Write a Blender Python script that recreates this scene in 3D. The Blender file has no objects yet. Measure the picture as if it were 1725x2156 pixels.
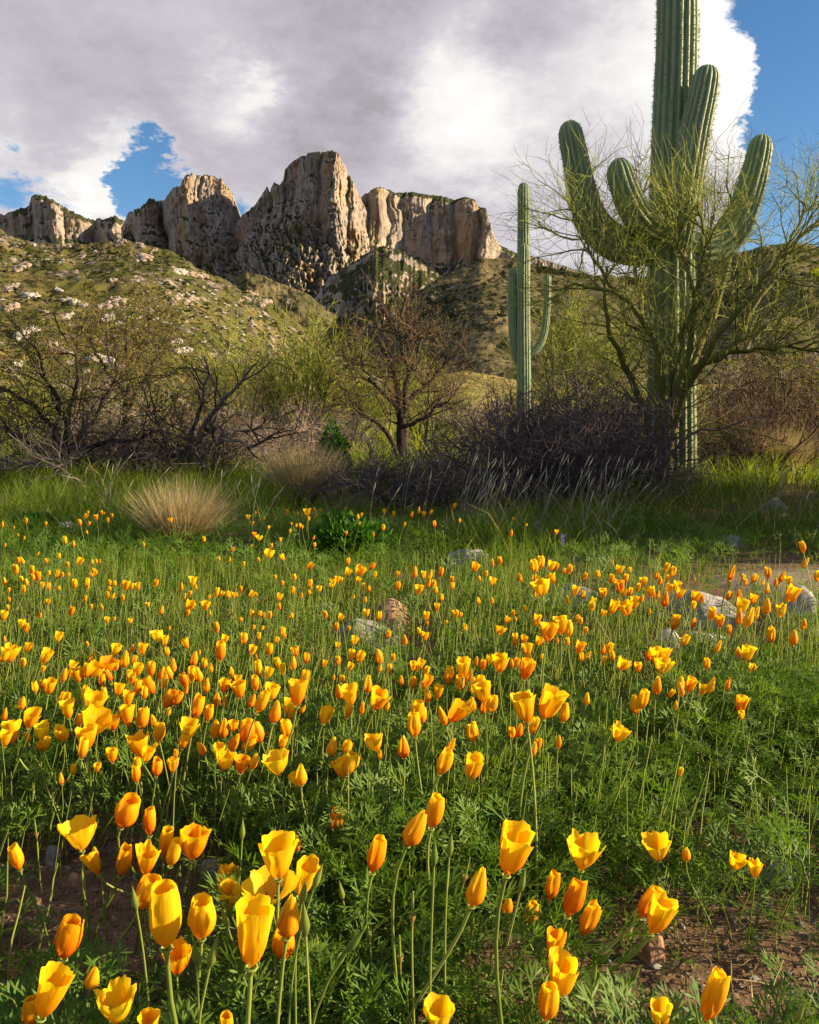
import bpy, bmesh, math
import numpy as np
from mathutils import Vector

# ------------------------------------------------------------------ camera, sky, sun, exposure
sc = bpy.context.scene
COL = sc.collection
CAM_H = 0.80
F_PX = 1725.0                 # focal length in units of a 1725 x 2156 view of the photograph
CX, CY, HOR = 862.5, 1078.0, 880.0
PITCH = math.atan((CY - HOR) / F_PX)
CAMP = np.array([0.0, 0.0, CAM_H])

cam_d = bpy.data.cameras.new('camera')
cam_d.sensor_fit = 'HORIZONTAL'
cam_d.sensor_width = 24.0
cam_d.lens = 24.0
cam_d.clip_start = 0.05
cam_d.clip_end = 20000
cam = bpy.data.objects.new('camera', cam_d)
COL.objects.link(cam)
cam.location = (0, 0, CAM_H)
cam.rotation_euler = (math.radians(90) - PITCH, 0, 0)
sc.camera = cam

SUN_AZ, SUN_EL = math.radians(94), math.radians(20)      # azimuth from +Y (view) towards +X
SUND = np.array([math.sin(SUN_AZ) * math.cos(SUN_EL), math.cos(SUN_AZ) * math.cos(SUN_EL), math.sin(SUN_EL)])
sun_d = bpy.data.lights.new('sun', 'SUN')
sun_d.energy = 5.0
sun_d.angle = math.radians(0.6)
sun_d.color = (1.0, 0.78, 0.48)
sun = bpy.data.objects.new('sun', sun_d)
COL.objects.link(sun)
sun.rotation_euler = Vector((-SUND).tolist()).to_track_quat('-Z', 'Y').to_euler()
sun.location = (30, 8, 20)

vs = sc.view_settings
sc.display_settings.display_device = 'sRGB'
vs.view_transform = 'Standard'
vs.look = 'None'
vs.exposure = 1.4
vs.gamma = 1.0
vs.use_curve_mapping = False
sc.cycles.max_bounces = 6
sc.cycles.diffuse_bounces = 3
sc.cycles.transmission_bounces = 4
sc.cycles.glossy_bounces = 2
sc.cycles.sample_clamp_indirect = 6
sc.cycles.use_denoising = True


def ray(x, y):
    """direction through a point of the photograph (1725 x 2156 units); works on arrays"""
    x = np.asarray(x, float); y = np.asarray(y, float)
    cp, sp = math.cos(PITCH), math.sin(PITCH)
    rx = x - CX
    up = CY - y
    return np.stack([rx + 0 * up, F_PX * cp + up * sp + 0 * rx, -F_PX * sp + up * cp + 0 * rx], -1)


def at(x, y, Y):
    r = ray(x, y)
    return CAMP + r * (np.asarray(Y, float) / r[..., 1])[..., None]


def project(P):
    d = P - CAMP
    cp, sp = math.cos(PITCH), math.sin(PITCH)
    z = d[..., 1] * cp - d[..., 2] * sp
    u = d[..., 1] * sp + d[..., 2] * cp
    return CX + d[..., 0] / z * F_PX, CY - u / z * F_PX


# ---- world: physical sky behind procedural clouds
class NT:
    def __init__(self, tree):
        self.t = tree
        self.n = tree.nodes
        self.l = tree.links

    def node(self, typ, **kw):
        n = self.n.new(typ)
        for k, v in kw.items():
            setattr(n, k, v)
        return n

    def put(self, sock, v):
        if hasattr(v, 'is_output') or isinstance(v, bpy.types.NodeSocket):
            self.l.new(v, sock)
        else:
            if isinstance(v, (tuple, list)) and len(v) == 3 and sock.type == 'RGBA':
                v = (*v, 1)
            sock.default_value = v

    def math(self, op, a, b=None, c=None, clamp=False):
        n = self.node('ShaderNodeMath', operation=op, use_clamp=clamp)
        self.put(n.inputs[0], a)
        if b is not None:
            self.put(n.inputs[1], b)
        if c is not None:
            self.put(n.inputs[2], c)
        return n.outputs[0]

    def vmath(self, op, a, b=None, scale=None):
        n = self.node('ShaderNodeVectorMath', operation=op)
        self.put(n.inputs[0], a)
        if b is not None:
            self.put(n.inputs[1], b)
        if scale is not None:
            self.put(n.inputs['Scale'], scale)
        return n.outputs['Value'] if op in ('DOT_PRODUCT', 'LENGTH') else n.outputs[0]

    def noise(self, vec, scale, detail=4, rough=0.55, dist=0.0, out='Fac'):
        n = self.node('ShaderNodeTexNoise')
        if vec is not None:
            self.put(n.inputs['Vector'], vec)
        n.inputs['Scale'].default_value = scale
        n.inputs['Detail'].default_value = detail
        n.inputs['Roughness'].default_value = rough
        n.inputs['Distortion'].default_value = dist
        return n.outputs[out]

    def smooth(self, x, a, b, lo=0.0, hi=1.0):
        n = self.node('ShaderNodeMapRange', interpolation_type='SMOOTHSTEP')
        self.put(n.inputs[0], x)
        n.inputs[1].default_value = a
        n.inputs[2].default_value = b
        n.inputs[3].default_value = lo
        n.inputs[4].default_value = hi
        return n.outputs[0]

    def mix(self, f, a, b):
        n = self.node('ShaderNodeMix', data_type='RGBA')
        self.put(n.inputs[0], f)
        self.put(n.inputs[6], a)
        self.put(n.inputs[7], b)
        return n.outputs[2]

    def ramp(self, f, stops, interp='LINEAR'):
        n = self.node('ShaderNodeValToRGB')
        self.put(n.inputs[0], f)
        cr = n.color_ramp
        cr.interpolation = interp
        while len(cr.elements) < len(stops):
            cr.elements.new(0.5)
        for e, (p, c) in zip(cr.elements, stops):
            e.position = p
            e.color = (*c, 1)
        return n.outputs[0]


def build_world():
    w = bpy.data.worlds.new('World')
    sc.world = w
    w.use_nodes = True
    w.node_tree.nodes.clear()
    N = NT(w.node_tree)
    sky = N.node('ShaderNodeTexSky', sky_type='NISHITA')
    sky.sun_disc = False
    sky.sun_elevation = SUN_EL
    sky.sun_rotation = SUN_AZ
    sky.altitude = 900
    sky.air_density = 1.0
    sky.dust_density = 0.4
    sky.ozone_density = 2.0
    bg_sky = N.node('ShaderNodeBackground')
    hs = N.node('ShaderNodeHueSaturation')
    hs.inputs['Saturation'].default_value = 1.22
    N.l.new(sky.outputs[0], hs.inputs['Color'])
    N.l.new(hs.outputs[0], bg_sky.inputs['Color'])
    bg_sky.inputs['Strength'].default_value = 0.06
    d = N.node('ShaderNodeTexCoord').outputs['Generated']
    sep = N.node('ShaderNodeSeparateXYZ')
    N.l.new(d, sep.inputs[0])
    den = N.math('ADD', N.math('MAXIMUM', sep.outputs[2], 0.0), 0.30)
    inv = N.math('DIVIDE', 1.0, den)
    p = N.vmath('SCALE', d, scale=inv)

    wn = N.noise(p, 3.2, 6, 0.68, 0.0, out='Color')
    dw = N.vmath('NORMALIZE', N.vmath('ADD', d, N.vmath('SCALE', N.vmath('SUBTRACT', wn, (0.5, 0.5, 0.5)), scale=0.20)))

    def bumps(lst):
        sums = []
        for sign in (1, -1):
            tot = None
            for (x, y, deg, wgt) in lst:
                if wgt * sign < 0:
                    continue
                c = ray(x, y)
                s2 = math.radians(deg) ** 2
                c = c / np.linalg.norm(c) / s2
                e = N.math('SUBTRACT', N.vmath('DOT_PRODUCT', dw, tuple(c.tolist())), 1.0 / s2 - math.log(abs(wgt)))
                g = N.math('EXPONENT', e)
                tot = g if tot is None else N.math('ADD', tot, g)
            sums.append(tot)
        return N.math('SUBTRACT', sums[0], sums[1])
    big = N.noise(p, 2.3, 7, 0.60, 0.15)
    gaps = bumps([(1790, 60, 3.4, -.46), (1790, 240, 3.4, -.46), (1680, 300, 1.6, -.16), (1720, 330, 2.2, -.26),
                  (1740, 30, 3.0, -.30), (1660, 130, 1.3, -.10),
                  (300, 350, 1.5, -.26), (370, 395, 1.6, -.22), (215, 300, 1.0, -.14), (20, 400, 1.8, -.24), (160, 425, 1.2, -.16), (310, 440, 1.4, -.2),
                  (520, 435, 1.2, -.18), (1690, 470, 1.8, -.14), (1110, 455, 1.2, -.08),
                  (230, 375, 1.1, .16), (1500, 140, 3.5, .14), (1570, 200, 2.0, .14), (800, 100, 9, .16), (1100, 330, 6, .12), (100, 180, 6, .18), (860, 150, 24, .10)])
    cov = N.math('ADD', N.math('ADD', big, gaps), -0.005)
    alpha = N.smooth(cov, 0.43, 0.54)
    # cloud tone: sunlit tops and thin rims are white, thick bases grey
    p2 = N.vmath('ADD', p, (3.1, 1.7, 0.4))
    n2 = N.noise(p2, 2.1, 5, 0.55, 0.2)
    n3 = N.noise(p2, 6.5, 6, 0.66, 0.0)
    brights = bumps([(1010, 130, 3.4, .26), (1000, 215, 2.4, .24), (870, 265, 2.2, .20), (500, 215, 2.0, .24), (420, 235, 2.0, .14), (525, 150, 0.9, .20), (1290, 260, 5.0, .12),
                     (1480, 60, 4.2, .24), (1560, 150, 3.2, .28), (1570, 230, 2.0, .24), (1060, 330, 1.6, .14), (240, 365, 1.6, .26), (170, 385, 1.4, .12), (1150, 470, 4.0, .20),
                     (180, 450, 1.4, .2), (1690, 380, 2.0, .3), (1230, 100, 3.0, .18),
                     (1160, 0, 4.0, -.34), (640, 60, 6, -.13), (780, 200, 2.6, -.14), (1170, 330, 2.0, -.12), (930, 340, 3, -.06), (200, 120, 6, -.02)])
    tone = N.math('ADD', N.math('ADD', N.math('MULTIPLY', n2, 0.46), N.math('MULTIPLY', n3, 0.46)), brights)
    rim = N.math('MULTIPLY', N.smooth(cov, 0.66, 0.46), 0.12)
    tone = N.math('ADD', tone, rim)
    ccol = N.ramp(tone, [(0.18, (0.25, 0.23, 0.245)), (0.38, (0.40, 0.375, 0.42)), (0.55, (0.52, 0.495, 0.535)), (0.74, (0.72, 0.70, 0.69)), (0.95, (0.86, 0.845, 0.82))])
    bg_c = N.node('ShaderNodeBackground')
    N.l.new(ccol, bg_c.inputs['Color'])
    bg_c.inputs['Strength'].default_value = 0.48
    mx = N.node('ShaderNodeMixShader')
    N.l.new(alpha, mx.inputs[0])
    N.l.new(bg_sky.outputs[0], mx.inputs[1])
    N.l.new(bg_c.outputs[0], mx.inputs[2])
    out = N.node('ShaderNodeOutputWorld')
    N.l.new(mx.outputs[0], out.inputs['Surface'])


build_world()

# ------------------------------------------------------------------ numpy helpers
rng = np.random.default_rng(7)


def _hash(ix, iy, iz, seed):
    h = (ix.astype(np.int64) * 374761393 + iy.astype(np.int64) * 668265263 + iz.astype(np.int64) * 2147483647 + seed * 1274126177) & 0xFFFFFFFF
    h = ((h ^ (h >> 13)) * 1274126177) & 0xFFFFFFFF
    h = h ^ (h >> 16)
    return (h & 0xFFFFFF) / float(0xFFFFFF) * 2 - 1


def vnoise(x, y, z=0.0, seed=0):
    x, y, z = np.broadcast_arrays(np.asarray(x, float), np.asarray(y, float), np.asarray(z, float))
    ix, iy, iz = np.floor(x), np.floor(y), np.floor(z)
    fx, fy, fz = x - ix, y - iy, z - iz
    fx = fx * fx * fx * (fx * (fx * 6 - 15) + 10); fy = fy * fy * fy * (fy * (fy * 6 - 15) + 10); fz = fz * fz * (3 - 2 * fz)
    r = 0
    for dx in (0, 1):
        for dy in (0, 1):
            for dz in (0, 1):
                w = (fx if dx else 1 - fx) * (fy if dy else 1 - fy) * (fz if dz else 1 - fz)
                r = r + w * _hash(ix + dx, iy + dy, iz + dz, seed)
    return r


def fbm(x, y, z=0.0, octv=4, seed=0, gain=0.5, lac=2.03, ridged=False):
    a, s, r = 1.0, 0.0, 0.0
    f = 1.0
    for o in range(octv):
        n = vnoise(np.asarray(x) * f + o * 17.3, np.asarray(y) * f - o * 9.1, np.asarray(z) * f, seed + o)
        if ridged:
            n = 1 - 2 * np.abs(n)
        r = r + a * n
        s += a
        a *= gain
        f *= lac
    return r / s


def nrm(v):
    return v / np.maximum(np.linalg.norm(v, axis=-1, keepdims=True), 1e-9)


class Geo:
    """collects vertices, quads and triangles of ONE mesh"""

    def __init__(self):
        self.v, self.q, self.t, self.a, self.u = [], [], [], [], []
        self.n = 0

    def add(self, V, Q=None, T=None, tone=0.0, across=0.0):
        V = np.asarray(V, float).reshape(-1, 3)
        if Q is not None and len(Q):
            self.q.append(np.asarray(Q, np.int64) + self.n)
        if T is not None and len(T):
            self.t.append(np.asarray(T, np.int64) + self.n)
        self.v.append(V)
        self.a.append(np.broadcast_to(np.asarray(tone, float), (len(V),)))
        self.u.append(np.broadcast_to(np.asarray(across, float), (len(V),)))
        self.n += len(V)
        return self

    def mesh(self, name, mat, smooth=True):
        V = np.concatenate(self.v)
        A = np.concatenate(self.a)
        Q = np.concatenate(self.q) if self.q else np.zeros((0, 4), np.int64)
        T = np.concatenate(self.t) if self.t else np.zeros((0, 3), np.int64)
        me = bpy.data.meshes.new(name)
        me.vertices.add(len(V))
        me.vertices.foreach_set('co', V.astype(np.float32).ravel())
        loops = np.concatenate([Q.ravel(), T.ravel()]).astype(np.int32)
        me.loops.add(len(loops))
        me.loops.foreach_set('vertex_index', loops)
        nq, nt = len(Q), len(T)
        me.polygons.add(nq + nt)
        starts = np.concatenate([np.arange(nq) * 4, nq * 4 + np.arange(nt) * 3]).astype(np.int32)
        me.polygons.foreach_set('loop_start', starts)
        if smooth:
            me.polygons.foreach_set('use_smooth', np.ones(nq + nt, bool))
        at_ = me.attributes.new('tone', 'FLOAT', 'POINT')
        at_.data.foreach_set('value', A.astype(np.float32))
        U = np.concatenate(self.u)
        if U.any():
            me.attributes.new('across', 'FLOAT', 'POINT').data.foreach_set('value', U.astype(np.float32))
        me.materials.append(mat)
        me.update(calc_edges=True)
        return me

    def build(self, name, mat, parent=None, smooth=True, loc=None):
        ob = bpy.data.objects.new(name, self.mesh(name, mat, smooth))
        COL.objects.link(ob)
        if parent is not None:
            ob.parent = parent
        if loc is not None:
            ob.location = loc
        return ob


def tag(o, label=None, cat=None, group=None, kind=None):
    if label:
        o['label'] = label
    if cat:
        o['category'] = cat
    if group:
        o['group'] = group
    if kind:
        o['kind'] = kind
    return o


def empty(name, loc):
    o = bpy.data.objects.new(name, None)
    o.empty_display_size = 0.05
    COL.objects.link(o)
    o.location = tuple(float(c) for c in loc)
    return o


def grid_faces(nu, nv, closed_u=False):
    """vertex index = j*nu + i ; j rows (nv), i columns (nu)"""
    i = np.arange(nu if closed_u else nu - 1)
    j = np.arange(nv - 1)
    I, J = np.meshgrid(i, j)
    I2 = (I + 1) % nu
    return np.stack([J * nu + I, J * nu + I2, (J + 1) * nu + I2, (J + 1) * nu + I], -1).reshape(-1, 4)


def tubes(P, R, sides=3, tone=None):
    """many tubes at once. P (N,K,3), R (N,K)"""
    P = np.asarray(P, float); R = np.asarray(R, float)
    N, K, _ = P.shape
    T = np.empty_like(P)
    T[:, 1:-1] = P[:, 2:] - P[:, :-2]
    T[:, 0] = P[:, 1] - P[:, 0]
    T[:, -1] = P[:, -1] - P[:, -2]
    T = nrm(T)
    avg = nrm(P[:, -1] - P[:, 0] + 1e-6)
    ref = np.where(np.abs(avg[:, 2:3]) > 0.8, np.array([[1.0, 0.13, 0]]), np.array([[0.1, 0.05, 1.0]]))
    ref = np.broadcast_to(ref[:, None, :], T.shape)
    U = nrm(np.cross(T, ref))
    W = np.cross(T, U)
    a = np.arange(sides) * 2 * math.pi / sides
    ring = U[:, :, None, :] * np.cos(a)[None, None, :, None] + W[:, :, None, :] * np.sin(a)[None, None, :, None]
    V = P[:, :, None, :] + ring * R[:, :, None, None]
    q = grid_faces(sides, K, True)
    Q = (q[None] + (np.arange(N) * K * sides)[:, None, None]).reshape(-1, 4)
    if tone is None:
        tn = 0.0
    else:
        tn = np.broadcast_to(np.asarray(tone, float).reshape(N, -1)[:, :, None] if np.ndim(tone) > 1 else np.asarray(tone, float)[:, None, None], (N, K, sides)).reshape(-1)
    return V.reshape(-1, 3), Q, tn


def ribbons(P, W, side, tone=None):
    """flat blades ending in a point. P (N,K,3), W (N,K-1) half widths, side (N,3)"""
    N, K, _ = P.shape
    S = side[:, None, :] * W[:, :, None]
    L = P[:, :-1] - S
    Rr = P[:, :-1] + S
    body = np.stack([L, Rr], 2).reshape(N, (K - 1) * 2, 3)
    V = np.concatenate([body, P[:, -1:]], 1)
    nv = (K - 1) * 2 + 1
    off = (np.arange(N) * nv)[:, None, None]
    Q = None
    if K > 2:
        q = np.array([[2 * k, 2 * k + 1, 2 * k + 3, 2 * k + 2] for k in range(K - 2)])
        Q = (q[None] + off).reshape(-1, 4)
    t = np.array([[2 * (K - 2), 2 * (K - 2) + 1, nv - 1]])
    T = (t[None] + off).reshape(-1, 3)
    if tone is None:
        tn = 0.0
    else:
        tn = np.repeat(np.asarray(tone, float), nv)
    return V.reshape(-1, 3), Q, T, tn


def rand_unit(n, r):
    v = r.normal(size=(n, 3))
    return nrm(v)


def grow(start, d, length, K, wander, trop, r):
    """polylines: (N,K,3). trop: vector added along the length"""
    N = len(start)
    P = np.empty((N, K, 3))
    P[:, 0] = start
    d = nrm(d.copy())
    trop = np.asarray(trop, float)
    for k in range(1, K):
        d = nrm(d + wander * r.normal(size=(N, 3)) + trop / (K - 1))
        P[:, k] = P[:, k - 1] + d * (length / (K - 1))[:, None]
    return P


def spawn(P, n, tmin, tmax, amin, amax, r):
    """n child starts per parent polyline -> start, dir, t, parent index"""
    N, K, _ = P.shape
    t = r.uniform(tmin, tmax, (N, n))
    s = t * (K - 1)
    k = np.minimum(s.astype(int), K - 2)
    f = (s - k)[..., None]
    idx = np.arange(N)[:, None]
    A, B = P[idx, k], P[idx, k + 1]
    st = (A * (1 - f) + B * f).reshape(-1, 3)
    tg = nrm(B - A).reshape(-1, 3)
    perp = rand_unit(N * n, r)
    perp = nrm(perp - tg * np.sum(perp * tg, -1, keepdims=True))
    ang = np.radians(r.uniform(amin, amax, N * n))[:, None]
    return st, tg * np.cos(ang) + perp * np.sin(ang), t.reshape(-1), np.repeat(np.arange(N), n)


def taper(r0, r1, K):
    f = np.linspace(0, 1, K)[None]
    return np.asarray(r0)[:, None] * (1 - f) + np.asarray(r1)[:, None] * f


def resample(pts, K):
    """smooth polyline through control points -> (K,3)"""
    pts = np.asarray(pts, float)
    n = len(pts)
    ext = np.vstack([2 * pts[0] - pts[1], pts, 2 * pts[-1] - pts[-2]])
    s = np.linspace(0, n - 1, K)
    k = np.minimum(s.astype(int), n - 2)
    f = (s - k)[:, None]
    p0, p1, p2, p3 = ext[k], ext[k + 1], ext[k + 2], ext[k + 3]
    return 0.5 * ((2 * p1) + (-p0 + p2) * f + (2 * p0 - 5 * p1 + 4 * p2 - p3) * f ** 2 + (-p0 + 3 * p1 - 3 * p2 + p3) * f ** 3)


_ico = {}


def ico(level):
    if level not in _ico:
        bm = bmesh.new()
        bmesh.ops.create_icosphere(bm, subdivisions=level, radius=1.0)
        bm.verts.ensure_lookup_table()
        V = np.array([v.co[:] for v in bm.verts])
        T = np.array([[v.index for v in f.verts] for f in bm.faces])
        bm.free()
        _ico[level] = (V, T)
    return _ico[level]


def rock_shape(level, size, seed, r, cuts=7, rough=0.16, dmin=0.52, dmax=0.88):
    V, T = ico(level)
    V = V.copy()
    for _ in range(cuts):                              # planar facets
        n = rand_unit(1, r)[0]
        n[2] = abs(n[2]) * 0.8
        dcut = r.uniform(dmin, dmax)
        ex = np.maximum(V @ n - dcut, 0)
        V -= ex[:, None] * n * 0.92
    nn = (fbm(V[:, 0] * 1.4 + seed, V[:, 1] * 1.4 + 5, 0, 4, seed) + fbm(V[:, 1] * 1.4 + seed, V[:, 2] * 1.4 + 9, 0, 4, seed + 1) + fbm(V[:, 2] * 1.4 + seed, V[:, 0] * 1.4 + 2, 0, 4, seed + 2)) * 0.6
    V *= (1 + rough * nn)[:, None]
    V = V * np.array(size) * np.array([1, 1, 1.0])
    return V, T


# ------------------------------------------------------------------ materials
def new_mat(name):
    m = bpy.data.materials.new(name)
    m.use_nodes = True
    m.node_tree.nodes.clear()
    N = NT(m.node_tree)
    out = N.node('ShaderNodeOutputMaterial')
    return m, N, out


def principled(N, out, col, rough=0.8, normal=None, spec=0.3, link=True):
    b = N.node('ShaderNodeBsdfPrincipled')
    N.put(b.inputs['Base Color'], col)
    N.put(b.inputs['Roughness'], rough)
    b.inputs['Specular IOR Level'].default_value = spec
    if normal is not None:
        N.l.new(normal, b.inputs['Normal'])
    if link:
        N.l.new(b.outputs[0], out.inputs['Surface'])
    return b.outputs[0]


def bump(N, h, strength=0.5, dist=0.05):
    b = N.node('ShaderNodeBump')
    b.inputs['Strength'].default_value = strength
    b.inputs['Distance'].default_value = dist
    N.l.new(h, b.inputs['Height'])
    return b.outputs[0]


def objco(N):
    return N.node('ShaderNodeTexCoord').outputs['Object']


def poscoord(N):
    return N.node('ShaderNodeNewGeometry').outputs['Position']


def attr(N, name='tone', typ='GEOMETRY'):
    return N.node('ShaderNodeAttribute', attribute_name=name, attribute_type=typ).outputs['Fac']


def leaf_mat(name, c0, c1, c2, trans=0.4, rough=0.55, tcol=(1.25, 1.25, 0.55), noise_scale=0.0, spec=0.25, c3=None, typ='GEOMETRY'):
    """thin plant tissue: reflects and lets light through; tone attribute picks the colour"""
    m, N, out = new_mat(name)
    t = attr(N, 'tone', typ)
    if noise_scale:
        t = N.math('ADD', t, N.math('MULTIPLY', N.math('SUBTRACT', N.noise(poscoord(N), noise_scale, 3), 0.5), 0.9), clamp=True)
    stops = [(0.0, c0), (0.5, c1), (1.0, c2)] if c3 is None else [(0.0, c0), (0.4, c1), (0.8, c2), (1.0, c3)]
    col = N.ramp(t, stops)
    p = principled(N, out, col, rough, spec=spec, link=False)
    tr = N.node('ShaderNodeBsdfTranslucent')
    mul = N.node('ShaderNodeMix', data_type='RGBA', blend_type='MULTIPLY')
    mul.inputs[0].default_value = 1.0
    N.l.new(col, mul.inputs[6])
    mul.inputs[7].default_value = (*tcol, 1)
    N.l.new(mul.outputs[2], tr.inputs['Color'])
    mx = N.node('ShaderNodeMixShader')
    mx.inputs[0].default_value = trans
    N.l.new(p, mx.inputs[1])
    N.l.new(tr.outputs[0], mx.inputs[2])
    N.l.new(mx.outputs[0], out.inputs['Surface'])
    return m


def petal_mat():
    """tone: 0 at the orange throat, 1 at the yellow rim"""
    m, N, out = new_mat('petal')
    t = attr(N)
    rnd = N.node('ShaderNodeObjectInfo').outputs['Random']
    nz = N.noise(objco(N), 60.0, 3)
    comb = N.node('ShaderNodeCombineXYZ')
    N.l.new(attr(N, 'across'), comb.inputs[0])
    N.l.new(N.math('MULTIPLY', t, 0.10), comb.inputs[1])
    N.l.new(N.math('MULTIPLY', rnd, 20.0), comb.inputs[2])
    vein = N.noise(comb.outputs[0], 9.0, 4, 0.65)          # fine veins running up the petal
    f = N.math('ADD', N.math('ADD', t, N.math('MULTIPLY', N.math('SUBTRACT', rnd, 0.5), 0.40)),
               N.math('ADD', N.math('MULTIPLY', N.math('SUBTRACT', nz, 0.5), 0.30), N.math('MULTIPLY', N.math('SUBTRACT', vein, 0.5), 0.75)), clamp=True)
    col = N.ramp(f, [(0.0, (0.76, 0.15, 0.003)), (0.3, (0.86, 0.29, 0.004)), (0.65, (0.90, 0.43, 0.005)), (1.0, (0.92, 0.56, 0.010))])
    p = principled(N, out, col, 0.55, bump(N, vein, 0.5, 0.0012), spec=0.2, link=False)
    tr = N.node('ShaderNodeBsdfTranslucent')
    mul = N.node('ShaderNodeMix', data_type='RGBA', blend_type='MULTIPLY')
    mul.inputs[0].default_value = 1.0
    N.l.new(col, mul.inputs[6])
    mul.inputs[7].default_value = (1.0, 1.35, 1.0, 1)
    N.l.new(mul.outputs[2], tr.inputs['Color'])
    mx = N.node('ShaderNodeMixShader')
    mx.inputs[0].default_value = 0.45
    N.l.new(p, mx.inputs[1])
    N.l.new(tr.outputs[0], mx.inputs[2])
    N.l.new(mx.outputs[0], out.inputs['Surface'])
    return m


def bark_mat(name, c0, c1, scale=30.0, rough=0.9, bstr=0.4):
    m, N, out = new_mat(name)
    co = objco(N)
    st = N.vmath('MULTIPLY', co, (1.0, 1.0, 0.25))
    n = N.noise(st, scale, 5, 0.6)
    n = N.math('ADD', N.math('MULTIPLY', n, 0.7), N.math('MULTIPLY', attr(N), 0.5))
    col = N.ramp(n, [(0.25, c0), (0.75, c1)])
    principled(N, out, col, rough, bump(N, n, bstr, 0.01), spec=0.15)
    return m


def soil_mat(name, near=True):
    m, N, out = new_mat(name)
    co = poscoord(N)
    n1 = N.noise(co, 1.1, 6, 0.6)
    n2 = N.noise(co, 45.0, 5, 0.65)
    n3 = N.noise(co, 0.02, 6, 0.6)
    v = N.node('ShaderNodeTexVoronoi', feature='F1')
    N.l.new(co, v.inputs['Vector'])
    v.inputs['Scale'].default_value = 90.0
    c = N.ramp(N.math('ADD', N.math('MULTIPLY', n2, 0.7), N.math('MULTIPLY', n1, 0.35)),
               [(0.30, (0.045, 0.028, 0.018)), (0.52, (0.125, 0.08, 0.05)), (0.75, (0.24, 0.165, 0.11))])
    peb = N.smooth(v.outputs['Distance'], 0.40, 0.18)
    vs_ = N.node('ShaderNodeSeparateColor')
    N.l.new(v.outputs['Color'], vs_.inputs[0])
    pc = N.ramp(vs_.outputs[0], [(0.0, (0.07, 0.045, 0.03)), (0.6, (0.20, 0.145, 0.105)), (1.0, (0.36, 0.31, 0.26))])
    grit = N.mix(N.math('MULTIPLY', peb, 0.6), c, pc)
    # beyond the meadow the ground is covered in dry grass and scrub
    dist = N.vmath('LENGTH', co)
    far = N.smooth(dist, 9.0, 22.0)
    sc_ = N.ramp(N.math('ADD', N.math('MULTIPLY', n3, 0.5), N.math('MULTIPLY', N.noise(co, 0.6, 5), 0.5)),
                 [(0.35, (0.055, 0.06, 0.02)), (0.55, (0.13, 0.115, 0.04)), (0.7, (0.24, 0.19, 0.09))])
    c = N.mix(far, grit, sc_)
    h = N.math('ADD', N.math('MULTIPLY', n2, 0.6), N.math('MULTIPLY', peb, 0.5))
    principled(N, out, c, 0.95, bump(N, h, 0.9, 0.012), spec=0.1)
    return m


def stone_mat(name, stops, scale=7.0, bd=0.02):
    m, N, out = new_mat(name)
    co = objco(N)
    n = N.noise(co, scale, 8, 0.62)
    sp = N.noise(co, scale * 9, 3, 0.6)
    f = N.math('ADD', N.math('MULTIPLY', n, 0.75), N.math('MULTIPLY', sp, 0.35))
    c = N.ramp(f, stops)
    principled(N, out, c, 0.9, bump(N, f, 0.7, bd), spec=0.2)
    return m


def cliff_mat():
    m, N, out = new_mat('cliff_rock')
    g = N.node('ShaderNodeNewGeometry')
    pos = g.outputs['Position']
    nz = N.node('ShaderNodeSeparateXYZ')
    N.l.new(g.outputs['Normal'], nz.inputs[0])
    big = N.noise(pos, 0.006, 5, 0.55)
    mid = N.noise(pos, 0.03, 7, 0.62)
    streak = N.noise(N.vmath('MULTIPLY', pos, (1, 1, 0.12)), 0.03, 6, 0.6, 0.3)
    rock = N.ramp(N.math('ADD', N.math('MULTIPLY', mid, 0.6), N.math('MULTIPLY', big, 0.4)),
                  [(0.30, (0.15, 0.125, 0.113)), (0.46, (0.31, 0.265, 0.24)), (0.60, (0.43, 0.37, 0.315)), (0.75, (0.54, 0.475, 0.38))])
    orange = N.smooth(N.noise(N.vmath('ADD', N.vmath('MULTIPLY', pos, (1, 1, 0.22)), (900, 0, 0)), 0.012, 5, 0.6), 0.50, 0.64)
    rock = N.mix(N.math('MULTIPLY', orange, 0.5), rock, (0.40, 0.215, 0.09))
    lich = N.smooth(N.noise(N.vmath('ADD', pos, (0, 500, 77)), 0.011, 6, 0.65), 0.53, 0.66)
    rock = N.mix(N.math('MULTIPLY', lich, 0.5), rock, (0.35, 0.30, 0.12))
    dark = N.smooth(streak, 0.46, 0.34)
    rock = N.mix(N.math('MULTIPLY', dark, 0.65), rock, (0.10, 0.08, 0.07))
    # shrubs and pines cling to ledges and gullies
    vegn = N.noise(pos, 0.035, 6, 0.65)
    ledge = N.math('ADD', nz.outputs[2], N.math('MULTIPLY', N.math('SUBTRACT', vegn, 0.5), 1.5))
    veg = N.smooth(ledge, 0.48, 0.62)
    vcol = N.ramp(N.noise(pos, 0.12, 4, 0.6), [(0.35, (0.018, 0.026, 0.012)), (0.55, (0.055, 0.062, 0.025)), (0.7, (0.14, 0.12, 0.05))])
    col = N.mix(veg, rock, vcol)
    h = N.math('ADD', mid, N.math('MULTIPLY', N.noise(pos, 0.13, 5, 0.7), 0.8))
    principled(N, out, col, 0.95, bump(N, h, 0.9, 15.0), spec=0.08)
    return m


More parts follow.
